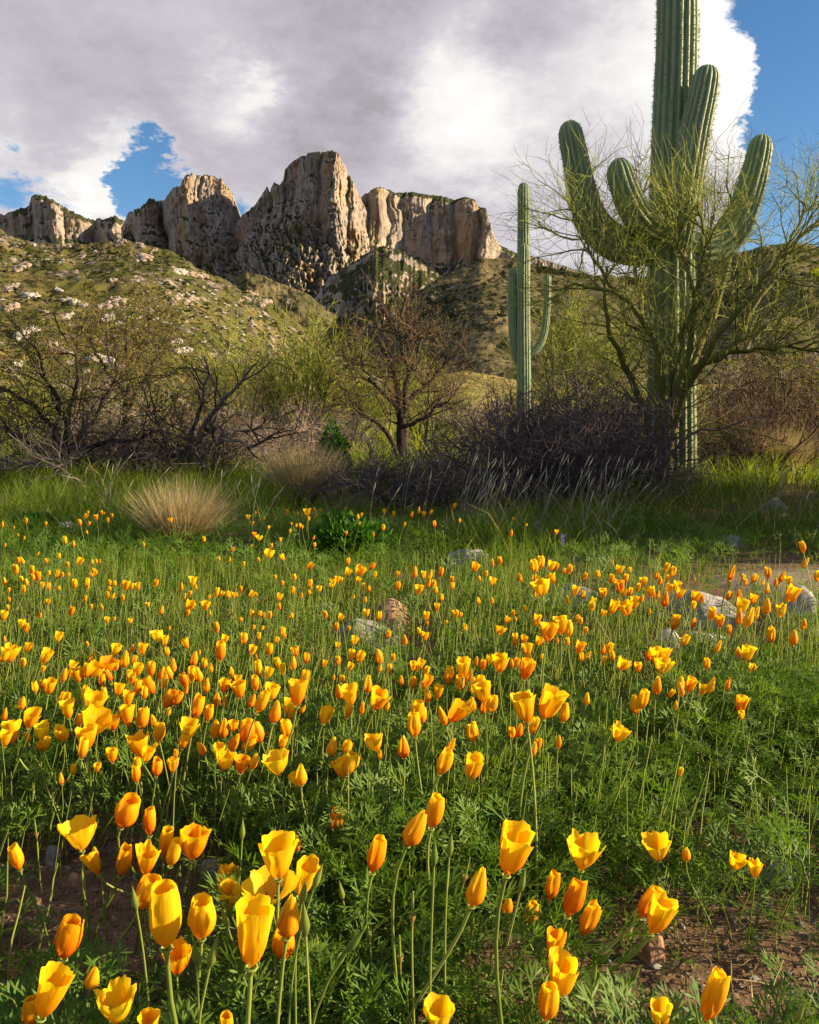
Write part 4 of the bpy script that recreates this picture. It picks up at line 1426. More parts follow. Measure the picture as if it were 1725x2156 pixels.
def cover(x, y):
    b = np.zeros_like(x)
    for (cx, cy, s, w) in BARE:
        b = np.maximum(b, w * np.exp(-((x - cx) ** 2 + (y - cy) ** 2) / (2 * s * s) * 1.1))
    for (cx, cy, w) in ROCKCLEAR:                      # a little room in front of each rock
        b = np.maximum(b, .95 * np.exp(-(((x - cx) / (w * .62)) ** 2 + ((y - cy + w * .5) / (w * .9)) ** 2)))
    n = fbm(x * 2.2, y * 2.2, 0, 3, 77)
    return np.clip(1 - 1.25 * b + 0.22 * n * (b > .15), 0, 1)


def meadow_points(n, d0, d1, r, pw=1.0, margin=1.35):
    D = d0 + (d1 - d0) * r.random(n) ** pw
    X = (r.random(n) * 2 - 1) * (D * .5 * margin + .35)
    return X, D


def build_leaf_templates(nv, r, fine=True):
    out = []
    for _ in range(nv):
        g = Geo()
        ribs = []

        def seg(p, d, ln, w, tip):
            q = p + d * ln
            ribs.append((p, q, w, tip))
            return q
        o0 = np.zeros(3)
        d0 = np.array([0, 1.0, 0])
        c = seg(o0, d0, .42, .010, False)
        for a in (-.75, 0, .75):
            da = np.array([math.sin(a), math.cos(a), r.uniform(-.25, .25)])
            e = seg(c, da, .20 + (.08 if a == 0 else 0), .011, False)
            for b in (-.6, 0, .6):
                ab = a + b + r.uniform(-.12, .12)
                db = np.array([math.sin(ab), math.cos(ab), r.uniform(-.35, .35)])
                f = seg(e, db, .11, .013, False)
                for cang in (-.38, .38) if fine else (0,):
                    ac = ab + cang + r.uniform(-.1, .1)
                    dc = np.array([math.sin(ac), math.cos(ac), r.uniform(-.4, .4)])
                    seg(f, dc, r.uniform(.13, .22), .017, True)
        V, Q, T = [], [], []
        for p, q, w, tip in ribs:
            d = nrm(q - p)
            s = nrm(np.cross(d, [0, 0, 1.0]))
            k = len(V)
            if tip:
                m_ = p * .45 + q * .55
                V += [p - s * w * .6, p + s * w * .6, m_ + s * w, m_ - s * w, q]
                Q.append([k, k + 1, k + 2, k + 3])
                T.append([k + 3, k + 2, k + 4])
            else:
                V += [p - s * w, p + s * w, q + s * w, q - s * w]
                Q.append([k, k + 1, k + 2, k + 3])
        V = np.array(V)
        V[:, 2] -= .25 * (V[:, 1] ** 2) * .5                     # arch
        out.append((V, np.array(Q), np.array(T)))
    return out


def place_leaves(name, label, tmpl, P, yaw, pitch, roll, scale, tone, r):
    """thousands of leaves as instances of a few leaf meshes"""
    n = len(P)
    coll = bpy.data.collections.new(name + '_leaves')
    for k, (V, Q, T) in enumerate(tmpl):
        ob = bpy.data.objects.new('leaf', Geo().add(V, Q, T).mesh('leaf', M['leaf'], False))
        coll.objects.link(ob)
    cy, sy = np.cos(yaw), np.sin(yaw)
    cp, sp = np.cos(pitch), np.sin(pitch)
    fwd = np.stack([sy * cp, cy * cp, sp], -1)
    right = np.stack([cy, -sy, 0 * cy], -1)
    up = np.cross(right, fwd)
    cr, sr = np.cos(roll)[:, None], np.sin(roll)[:, None]
    x_ = right * cr + up * sr
    z_ = up * cr - right * sr
    rot = np.stack([np.arctan2(fwd[:, 2], z_[:, 2]), -np.arcsin(np.clip(x_[:, 2], -1, 1)), np.arctan2(x_[:, 1], x_[:, 0])], -1)
    me = bpy.data.meshes.new(name)
    me.vertices.add(n)
    me.vertices.foreach_set('co', P.astype(np.float32).ravel())
    me.attributes.new('leaf_rotation', 'FLOAT_VECTOR', 'POINT').data.foreach_set('vector', rot.astype(np.float32).ravel())
    me.attributes.new('leaf_scale', 'FLOAT', 'POINT').data.foreach_set('value', scale.astype(np.float32))
    me.attributes.new('tone', 'FLOAT', 'POINT').data.foreach_set('value', tone.astype(np.float32))
    me.attributes.new('leaf_kind', 'INT', 'POINT').data.foreach_set('value', r.integers(0, len(tmpl), n).astype(np.int32))
    me.update()
    ob = bpy.data.objects.new(name, me)
    COL.objects.link(ob)
    ng = bpy.data.node_groups.new(name, 'GeometryNodeTree')
    ng.interface.new_socket('Geometry', in_out='INPUT', socket_type='NodeSocketGeometry')
    ng.interface.new_socket('Geometry', in_out='OUTPUT', socket_type='NodeSocketGeometry')
    gi, go = ng.nodes.new('NodeGroupInput'), ng.nodes.new('NodeGroupOutput')
    ci = ng.nodes.new('GeometryNodeCollectionInfo')
    ci.inputs['Collection'].default_value = coll
    ci.inputs['Separate Children'].default_value = True
    ci.inputs['Reset Children'].default_value = True
    iop = ng.nodes.new('GeometryNodeInstanceOnPoints')
    iop.inputs['Pick Instance'].default_value = True

    def named(nm, typ):
        a = ng.nodes.new('GeometryNodeInputNamedAttribute')
        a.data_type = typ
        a.inputs['Name'].default_value = nm
        return next(o_ for o_ in a.outputs if o_.enabled and o_.name == 'Attribute')
    e2r = ng.nodes.new('FunctionNodeEulerToRotation')
    ng.links.new(named('leaf_rotation', 'FLOAT_VECTOR'), e2r.inputs[0])
    ng.links.new(e2r.outputs[0], iop.inputs['Rotation'])
    ng.links.new(named('leaf_scale', 'FLOAT'), iop.inputs['Scale'])
    ng.links.new(named('leaf_kind', 'INT'), iop.inputs['Instance Index'])
    ng.links.new(ci.outputs[0], iop.inputs['Instance'])
    ng.links.new(gi.outputs[0], iop.inputs['Points'])
    ng.links.new(iop.outputs[0], go.inputs[0])
    md = ob.modifiers.new('leaves', 'NODES')
    md.node_group = ng
    me.materials.append(M['leaf'])
    tag(ob, label, kind='stuff')


def build_foliage():
    r = np.random.default_rng(55)
    fine = build_leaf_templates(6, r, True)
    coarse = build_leaf_templates(6, r, False)

    def clumps(n, d0, d1, per, size, tm, name, label, boost=None):
        X, Y = meadow_points(n, d0, d1, r, .85)
        c = cover(X, Y)
        patch = .5 + .5 * fbm(X * 1.4 + 5, Y * 1.4, 0, 3, 31)
        keep = r.random(n) < c * (.35 + .85 * patch)
        X, Y, patch = X[keep], Y[keep], patch[keep]
        # the big leafy mound on the right
        mound = np.exp(-(((X - .78) / .42) ** 2 + ((Y - 1.78) / .30) ** 2)) + .3 * np.exp(-(((X - .0) / .3) ** 2 + ((Y - 1.15) / .3) ** 2))
        m = len(X)
        Z = gz(X, Y)
        idx = np.repeat(np.arange(m), per)
        k = len(idx)
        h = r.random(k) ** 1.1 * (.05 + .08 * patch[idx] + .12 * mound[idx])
        a = r.uniform(0, 2 * math.pi, k)
        q = r.random(k) ** .6 * .07
        P = np.stack([X[idx] + np.cos(a) * q, Y[idx] + np.sin(a) * q, Z[idx] + h], -1)
        pitch = np.radians(r.uniform(12, 78, k))
        yaw = math.pi / 2 - a + r.normal(size=k) * .5
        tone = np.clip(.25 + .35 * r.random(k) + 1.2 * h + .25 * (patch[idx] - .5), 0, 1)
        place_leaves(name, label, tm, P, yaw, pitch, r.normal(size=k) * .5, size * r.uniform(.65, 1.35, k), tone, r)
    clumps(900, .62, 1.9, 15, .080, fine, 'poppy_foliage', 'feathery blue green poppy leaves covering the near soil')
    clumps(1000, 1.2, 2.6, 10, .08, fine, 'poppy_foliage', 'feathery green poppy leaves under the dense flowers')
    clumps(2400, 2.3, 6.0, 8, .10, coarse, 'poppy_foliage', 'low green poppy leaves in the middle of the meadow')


build_foliage()


def build_grass():
    r = np.random.default_rng(66)

    def blades(n, d0, d1, h0, h1, w, tone0, tone1, name, label, mat='grass', bend=.35, fil=None, pw=1.0, K=4):
        X, Y = meadow_points(n, d0, d1, r, pw)
        keep = r.random(n) < cover(X, Y) * np.clip(.62 + 1.5 * fbm(X * 2.3 + 4, Y * 1.5, 0, 3, 57), .10, 1)
        if fil is not None:
            keep &= r.random(n) < fil(X, Y)
        X, Y = X[keep], Y[keep]
        m = len(X)
        hn = .45 + 1.0 * np.clip(.5 + .9 * fbm(X * 1.6, Y * 1.6, 0, 3, 41), 0, 1)
        hgt = r.uniform(h0, h1, m) * hn
        P0 = np.stack([X, Y, gz(X, Y) - .005], -1)
        d = nrm(np.stack([r.normal(size=m) * .25 + .05, r.normal(size=m) * .25, np.ones(m)], -1))
        bx = r.normal(size=(m, 3)) * bend
        bx[:, 2] = -np.abs(bx[:, 2]) * .6
        f = np.linspace(0, 1, K)
        P = P0[:, None] + d[:, None] * (hgt[:, None] * f)[..., None] + bx[:, None] * (hgt[:, None] * f ** 2)[..., None]
        P[..., 2] = np.maximum(P[..., 2], P0[:, None, 2] - .01)
        yaw = r.uniform(0, math.pi, m)
        side = np.stack([np.cos(yaw), np.sin(yaw), 0 * yaw], -1)
        ww = w * r.uniform(.6, 1.3, m)
        W = ww[:, None] * np.linspace(1, .55, K - 1)[None]
        pt = .5 + .5 * fbm(X * .9 + 9, Y * .9, 0, 3, 43)
        tone = np.clip(tone0 + (tone1 - tone0) * (.5 * pt + .5 * r.random(m)) + (r.random(m) < .05) * .5, 0, 1)
        V, Q, T, tn = ribbons(P, W, side, tone)
        tag(Geo().add(V, Q, T, tn).build(name, M[mat], smooth=False), label, kind='stuff')

    blades(9000, .7, 2.2, .05, .17, .0011, .0, .7, 'grass', 'thin green grass between the near poppies', K=4)
    blades(30000, 1.8, 4.2, .09, .24, .0017, .05, .75, 'grass', 'thin green grass among the middle poppies', K=4)
    blades(26000, 3.6, 6.2, .08, .26, .0024, .0, .65, 'grass', 'lush green grass beyond the rocks', K=4)
    blades(34000, 5.6, 9.5, .15, .38, .0034, .0, .42, 'grass', 'long green grass in front of the brush', K=4)
    blades(26000, 9.0, 16, .2, .45, .008, .1, .75, 'grass', 'tall grass growing through the brush', K=4, pw=1.2)
    blades(17000, 16, 60, .3, .7, .025, .3, .95, 'grass', 'dry yellow green grass beyond the brush', K=4, pw=1.6)

    def dryzone(X, Y):
        return np.clip(.05 + .8 * np.exp(-(((X + .95) / .65) ** 2 + ((Y - 2.45) / .5) ** 2)) + .35 * np.exp(-(((X - .3) / .7) ** 2 + ((Y - 2.5) / .6) ** 2)), 0, 1)
    blades(20000, 1.6, 4.0, .10, .26, .0012, .1, .9, 'dry_grass', 'bleached dry grass blades leaning among the poppies', 'dry', .55, dryzone, K=5)

    def edge(X, Y):
        return np.clip(.15 + .8 * (X > .4), 0, 1)
    blades(5000, 4.6, 9.0, .22, .5, .0022, .1, .9, 'dry_grass', 'pale dry stalks in the long grass before the brush', 'dry', .5, edge, K=5)
    # thin unbranched poppy stems without flowers
    n = 7000
    X, Y = meadow_points(n, 1.2, 3.6, r)
    k = r.random(n) < cover(X, Y) * .9
    X, Y = X[k], Y[k]
    n = len(X)
    P0 = np.stack([X, Y, gz(X, Y)], -1)
    P = grow(P0, nrm(np.stack([r.normal(size=n) * .12 + .05, r.normal(size=n) * .12, np.ones(n)], -1)), r.uniform(.12, .27, n), 4, .06, (.05, 0, .1), r)
    V, Q, tn = tubes(P, taper(np.full(n, .0013), np.full(n, .0008), 4), 3, r.random(n))
    tag(Geo().add(V, Q, None, tn).build('poppy_stems', M['stem']), 'slender green flowerless stems filling the poppy drifts', kind='stuff')

    n = 110
    X, Y = meadow_points(n, .7, 1.4, r)
    k = r.random(n) < cover(X, Y) * .9
    X, Y = X[k], Y[k]
    n = len(X)
    P0 = np.stack([X, Y, gz(X, Y)], -1)
    P = grow(P0, nrm(np.stack([r.normal(size=n) * .14 + .08, r.normal(size=n) * .12, np.ones(n)], -1)), r.uniform(.10, .22, n), 7, .09, (.25, 0, .0), r)
    V, Q, tn = tubes(P, taper(np.full(n, .0019), np.full(n, .0011), 7), 5, r.random(n))
    tag(Geo().add(V, Q, None, tn).build('poppy_stems', M['stem']), 'thicker green flowerless stems among the nearest poppies', kind='stuff')

    # pale seed heads above the long grass
    g = Geo()
    n = 190
    xs = np.concatenate([r.uniform(960, 1330, 110), r.uniform(740, 1725, 50), r.uniform(100, 560, 30)])
    Yd = r.uniform(5.0, 7.4, n)
    b = np.stack([(xs - CX) / F_PX * Yd, Yd, 0 * Yd], -1)
    b[:, 2] = gz(b[:, 0], b[:, 1])
    P = grow(b, nrm(np.stack([r.normal(size=n) * .2 + .12, r.normal(size=n) * .2, np.ones(n)], -1)), r.uniform(.32, .6, n), 7, .04, (.25, 0, -.05), r)
    V, Q, tn = tubes(P, taper(np.full(n, .0020), np.full(n, .0012), 7), 3, r.random(n) * .5)
    g.add(V, Q, None, tn)
    e = P[:, -1]
    d = nrm(P[:, -1] - P[:, -2])
    H = np.stack([e - d * .07, e - d * .045, e - d * .02, e + d * .01], 1)
    V, Q, tn = tubes(H, np.tile([[.001, .0036, .003, .0006]], (n, 1)), 4, .5 + .5 * r.random(n))
    g.add(V, Q, None, tn)
    tag(g.build('seeding_grass', M['seed']), 'whitish seed heads of tall grass along the brush edge', kind='stuff')


build_grass()


def bunchgrass(x, y, w, h, label, seed, n=2600):
    r = np.random.default_rng(seed)
    p = ground_at(x, y)
    D = p[1]
    W_, H_ = w / F_PX * D * .5, h / F_PX * D
    root = empty('bunchgrass', p)
    tag(root, label, 'grass clump')
    a = r.uniform(0, 2 * math.pi, n)
    q = np.sqrt(r.random(n))
    b = np.stack([np.cos(a) * q * W_ * .35, np.sin(a) * q * W_ * .35, 0 * a - .01], -1)
    d = nrm(np.stack([np.cos(a) * q * .5 + .15 * r.normal(size=n), np.sin(a) * q * .5 + .15 * r.normal(size=n), np.ones(n)], -1))
    ln = H_ * r.uniform(.55, 1.2, n)
    P = grow(b, d, ln, 6, .05, (.08, 0, -.35), r)
    P[..., 2] = np.maximum(P[..., 2], 0)
    side = nrm(np.cross(d, rand_unit(n, r)))
    wv = r.uniform(.0009, .0017, n) * D / 4.4
    V, Q, T, tn = ribbons(P, wv[:, None] * np.linspace(1, .4, 5)[None], side, r.random(n))
    Geo().add(V, Q, T, tn).build('blades', M['dry'], root, smooth=False)['kind'] = 'stuff'
    m = n // 4
    P = grow(b[:m] * 1.1, d[:m], ln[:m] * .55, 5, .05, (0, 0, -.2), r)
    V, Q, T, tn = ribbons(P, wv[:m, None] * np.linspace(1.4, .5, 4)[None], side[:m], r.random(m) * .8)
    Geo().add(V, Q, T, tn).build('green_blades', M['grass'], root, smooth=False)['kind'] = 'stuff'


bunchgrass(385, 1165, 170, 150, 'rounded tuft of dry straw coloured bunchgrass among the first poppies', 71)
bunchgrass(640, 1066, 140, 130, 'dry pale bunchgrass tuft in front of the bare bush', 72)
bunchgrass(1430, 1060, 90, 90, 'straggly dry grass tuft at the foot of the palo verde', 73, 900)
bunchgrass(1640, 1010, 130, 110, 'pale brown dry grass tuft below the brown brush', 74, 1500)


def litter():
    """pebbles and plant litter on the bare soil"""
    r = np.random.default_rng(88)
    V0, T0 = ico(2)
    k = 0
    mats = ['stone_grey', 'stone_red', 'stone_white']
    shapes = []
    for i in range(6):
        V, T = rock_shape(2, (1, .8, .6), 40 + i, r, cuts=7, rough=.25)
        for mt in mats:
            shapes.append(Geo().add(V, None, T).mesh('pebble', M[mt], True))
    spots = []
    while len(spots) < 70:
        x, y = r.uniform(-20, 1725), r.uniform(1780, 2150)
        p = ground_at(x, y)
        if cover(np.array([p[0]]), np.array([p[1]]))[0] < .45:
            spots.append(p)
    for p in spots:
        o = bpy.data.objects.new('pebble', shapes[r.integers(0, len(shapes))])
        COL.objects.link(o)
        s = r.uniform(.003, .009)
        o.location = (p[0], p[1], p[2] + s * .2)
        o.scale = (s, s, s)
        o.rotation_euler = (r.uniform(-.3, .3), r.uniform(-.3, .3), r.uniform(0, 6))
        mt = o.data.materials[0].name.split('_')[0]
        tag(o, '%s little pebble lying on the near bare soil' % mt, 'pebble', mt + ' pebbles on the bare soil')
    g = Geo()
    n = 2600
    X, Y = meadow_points(n * 3, .75, 4.8, r, 1.3)
    kk = r.random(n * 3) > cover(X, Y) - .12
    X, Y = X[kk][:n], Y[kk][:n]
    V0, T0 = np.array([[1, 0, -.3], [-.2, 1, -.3], [-1, -.1, -.3], [.1, -1, -.3], [.3, .2, .8], [-.4, -.2, .6]]), np.array([[0, 1, 4], [1, 2, 5], [1, 5, 4], [2, 3, 5], [3, 0, 4], [3, 4, 5]])
    m = len(X)
    s = r.uniform(.0015, .0055, m)
    B = V0[None] * (1 + .25 * r.normal(size=(m, len(V0), 1))) * s[:, None, None] * np.array([1.2, 1, .7])
    B = B + np.stack([X, Y, gz(X, Y) + s * .2], -1)[:, None]
    g.add(B.reshape(-1, 3), None, (T0[None] + (np.arange(m) * len(V0))[:, None, None]).reshape(-1, 3))
    tag(g.build('gravel', M['path'], smooth=False), 'fine gravel on the bare soil', kind='stuff')
    n = 1500
    X, Y = meadow_points(n * 3, .75, 4.8, r, 1.2)
    kk = r.random(n * 3) > cover(X, Y) - .2
    X, Y = X[kk][:n], Y[kk][:n]
    n = len(X)
    P = grow(np.stack([X, Y, gz(X, Y) + .004], -1), nrm(np.stack([r.normal(size=n), r.normal(size=n), .12 * np.abs(r.normal(size=n))], -1)), r.uniform(.02, .11, n), 5, .15, (0, 0, -.05), r)
    P[..., 2] = np.maximum(P[..., 2], gz(P[..., 0], P[..., 1]) + .002)
    V, Q, tn = tubes(P, taper(r.uniform(.0006, .0016, n), np.full(n, .0005), 5), 3, r.random(n))
    tag(Geo().add(V, Q, None, tn).build('plant_litter', M['dry']), 'broken straw and twigs littering the bare soil', kind='stuff')


litter()


# ------------------------------------------------------------------ poppies
R7 = """275 70 30;311 85 25;368 35 15;76 45 12;102 60 15;22 90 15;60 15 10;160 125 18;250 135 22;195 157 20u;287 172 22;335 160 32u;390 160 20;408 158 18;422 157 16;78 155 25;96 155 30;70 195 40;90 235 25;22 245 30;38 280 18;102 275 30;112 248 28;137 200 35;140 225 25;163 225 40;206 207 20;207 265 30;178 262 25;242 215 35;265 215 18;250 272 20;316 255 40;290 215 18;368 250 35;395 205 30;405 205 20;388 215 18;372 265 22;461 250 25;484 252 25;462 275 20;530 262 40u;582 265 30u;555 265 25;454 300 28;475 305 28;518 312 25;655 252 35;765 265 35;812 245 40u;800 292 22;778 305 25;825 265 25;878 308 20;912 290 40;935 295 22;962 300 30;985 300 20;998 298 20;1015 275 25;1058 297 30;1080 295 15;606 85 18;860 65 22;976 108 25;923 147 18;968 150 22;1026 168 22;1090 150 20;1133 130 35r;1143 92 20;1190 140 28;1072 45 20;1092 60 22r;1180 68 18;1222 30 15;1132 15 12;1060 90 12;
1240 225 28;1160 223 18;1190 250 22;1176 310 32;1235 280 32;1270 302 25;1177 350 30;1229 388 26;1305 178 30u;1306 250 30;1303 290 22;1310 265 22;1345 275 25u;1393 262 22;1402 250 35;1420 235 28u;1438 235 20;1463 205 35u;1466 158 30;1515 200 40r;1508 238 25u;1528 260 25;1565 180 35;1580 215 25;1555 272 28;1540 320 28;1490 305 20;1675 210 22u;1675 262 35;1545 375 30u;1597 388 40;1372 382 30;1435 395 30u;1418 435 35;1471 440 20;
300 370 35;203 330 22;170 385 25;18 390 40;35 352 20;40 320 18;95 425 35;112 442 40;245 480 40u;385 350 22;430 348 25;450 405 25u;482 400 18;625 340 20;680 365 35;800 345 40r;790 375 30;865 347 35r;885 375 20;360 315 25;914 440 45;1060 382 35;1095 378 25;1110 385 25;1137 385 30;1017 402 20;1070 435 20;1105 440 22;370 505 20;20 485 25;550 410 20;713 438 20;
45 555 65r;18 560 50;100 585 35;116 525 40u;190 565 60;182 612 25;487 535 48u;600 530 45u;558 525 35;665 475 45r;695 495 40u;705 540 35;785 505 40u;840 540 25;930 540 75;945 488 35u;1028 487 50;1092 473 30;1062 535 45u;1080 555 30;1135 530 50;1165 490 30;1190 455 40;1198 475 25;1245 540 40u;1290 567 45;1235 588 55;1365 590 30;1420 512 28;1425 575 40;1480 555 50;1515 560 55;1492 492 38u;1598 560 65;1655 565 38;1635 467 35;1705 490 45c;1600 608 35;1640 615 45;1405 645 30;1440 652 35;1690 660 45c;1475 602 35;
382 565 40;305 598 35;410 600 20;528 572 70c;565 575 40;580 615 50u;637 615 60;680 630 55;730 598 55c;818 570 60c;810 635 60;838 635 65c;860 590 40;890 608 40;870 680 60c;975 622 40c;1090 610 65;1130 630 45u;1170 585 45;1192 610 50;1285 645 60;270 640 55;295 625 45;330 640 60u;365 620 60;400 620 60r;450 600 60r;460 640 50;490 600 45;545 640 45;555 655 40;580 690 60;635 685 75;690 670 55;715 630 50;150 690 45;210 690 60u;185 675 40;170 680 40;95 755 55c;20 805 50;260 730 40;285 735 45;290 785 70u;335 830 50;360 720 60;400 755 75r;400 850 95o;370 905 90r;350 950 80;430 660 55;440 720 50;500 700 50u;540 740 60u;540 810 85u;600 825 85;610 715 50;480 840 60u;650 830 50;712 740 80;745 735 65;710 790 40;780 665 60;785 700 40;832 775 95;880 800 65;915 740 60;950 750 50c;945 685 60u;1000 660 40u;1010 700 70u;1075 675 65;1060 745 60;1100 755 95;1145 710 70u;1160 795 90;1215 770 60;1255 715 110u;1225 800 50;1275 780 40;1210 865 80;1240 680 55;1550 675 75;1370 810 70u;1430 710 60;1475 725 85u;1590 745 85u;1525 775 55c;1465 790 60;1630 770 40;1190 925 50;
55 880 85u;25 910 60;130 825 75u;180 880 60r;190 930 60;250 885 50r;270 900 40r;120 900 40;175 940 35r;310 1035 45;260 1075 45c;410 1028 35;475 975 60u;590 940 90r;620 975 60u;580 1010 50;575 1055 70;650 935 30;672 880 80;663 1028 75;742 967 38;730 1018 60u;775 915 70;795 870 80u;850 945 60;910 865 75;945 860 85c;985 855 50u;985 920 80;1040 880 95;1045 925 80;1090 880 85;920 960 60u;950 1000 70r;1018 1015 75;1070 1000 70;1170 1015 90o;1270 1055 90;1250 1080 60;1400 935 85c;1580 925 70r;1550 905 40;1600 970 40;1470 1010 100;1440 1030 80u;1500 1000 60;1700 940 95c;1460 940 60"""
R8 = """275 185 40u;348 165 32;381 155 32;525 180 55;552 165 50;595 180 40u;615 180 35;600 232 40u;650 198 25;670 195 45;735 222 35;795 215 35;848 232 38;855 163 22;882 195 38;908 230 35;925 195 25;1040 218 35;1055 240 35;1079 187 40;1105 205 45;985 245 35u;960 270 35;885 265 50u;900 290 35u;925 288 38;1020 290 45u;1045 300 35;1075 320 60;1090 270 35u;1120 262 40u;1135 297 45u;1200 310 45u;1230 315 40c;1195 345 35;1085 230 30;1200 235 20;
22 203 50;60 215 30;85 215 40;80 250 40;38 278 40u;130 205 40;178 235 30;180 262 30;105 255 28;110 280 30;70 390 35u;40 450 35;65 475 35u;95 250 30;115 350 30;75 420 20;135 310 30;290 323 30;347 323 28;350 243 32u;323 210 25;295 230 22;235 437 32;215 385 25;195 380 30;155 415 20;410 405 30;437 375 25;447 400 20;380 452 40r;485 355 25;460 225 30;468 230 30;525 225 30;555 275 60r;530 300 30;665 318 35;695 285 45u;728 300 35;770 325 30;767 350 40;815 293 35u;815 378 30u;855 355 55u;880 340 45;910 360 55r;945 335 50u;975 315 35;1010 370 25;925 370 30;705 395 30;720 410 30;742 448 30;535 408 48u;585 460 80u;568 442 40;635 430 75u;670 445 65;545 495 40;445 490 50;480 485 30r;495 530 50u;500 565 50;665 495 35;715 522 50u;722 562 38;748 552 38;838 525 45;815 530 45c;852 557 42;818 575 35;560 560 25;620 490 30;
280 580 40;308 595 45;337 572 40u;380 590 75;430 588 40c;445 585 45;490 615 85u;1005 550 60c;1050 565 70r;1065 605 60r;1155 492 50;960 605 40u;895 595 50r;1250 592 45;1295 520 50;1385 548 50;1418 550 65u;1440 607 30r;1520 473 58;1615 482 60;1660 427 40;1115 415 60;1195 418 42;1272 382 52;1305 415 50u;1343 448 38;1385 395 60;1395 350 60u;1425 400 75;1455 380 50;1502 350 60;1562 370 50;1600 300 70;1615 310 45;1343 305 38;1388 300 38c;1445 320 40;1353 210 60;1405 228 30;1412 248 28;1448 232 38;1508 210 42;1487 248 26;1505 275 38c;1540 248 32c;1565 225 45c;1595 240 30u;1655 102 45;1662 167 40c;1715 225 40;1345 250 25;
1040 683 75c;1180 680 60u;1140 675 60c;1143 700 55c;1100 715 35;1232 700 45u;1268 682 60c;1335 677 50c;1120 765 40;950 768 70;978 742 80;1395 765 70u;1400 808 35;745 738 50c;880 885 65r;627 918 55;485 780 120u;585 765 125u;650 795 80;520 850 70;430 880 50;460 870 60;265 880 80;145 1005 110;265 1028 110u;175 930 60;225 610 80u;250 635 60;165 640 70;212 670 65;70 670 60u;40 595 50u;15 600 40;70 620 40;15 670 50;268 680 70;290 670 75;310 715 80u;345 760 75;310 770 60;120 710 60u;75 720 65c;245 765 50;265 760 60;195 795 95;140 810 80;30 790 90;20 850 100;50 810 70;520 950 60;540 930 50;1140 1045 40"""
B1 = "500 1205 30u;470 1240 35;565 1210 30u;595 1180 25;655 1200 28;632 1225 30;520 1245 25;605 1185 20;515 1180 20;1227 1120 25u;1155 1150 30;155 1228 28;15 1250 30;268 1245 22;1000 1225 30u;1085 1218 20;1680 1172 22;1495 1178 20;1452 1208 30u;1548 1212 20;1480 1240 20;1375 1220 12;1570 1265 18"
B2 = "145 1175 25;210 1185 22;230 1172 15;265 1180 40r;308 1165 30;340 1167 22;272 1218 28;318 1195 18;490 1160 30;493 1195 35;560 1205 35;582 1195 28;711 1172 30;770 1190 35;875 1192 38;918 1168 40;947 1190 32;987 1178 35;832 1250 28;1008 1247 38;710 1268 35;651 1305 32;1125 1143 35;1155 1228 25;1467 1215 20;1455 1300 45;1545 1252 20;200 1255 22;222 1255 28;235 1265 22;172 1245 18;163 1285 25;302 1325 30;308 1370 30;105 1340 30;492 1300 28;570 1240 20;40 1265 20;14 1213 18;55 1375 30;40 1420 35;120 1430 25;1720 1295 30"
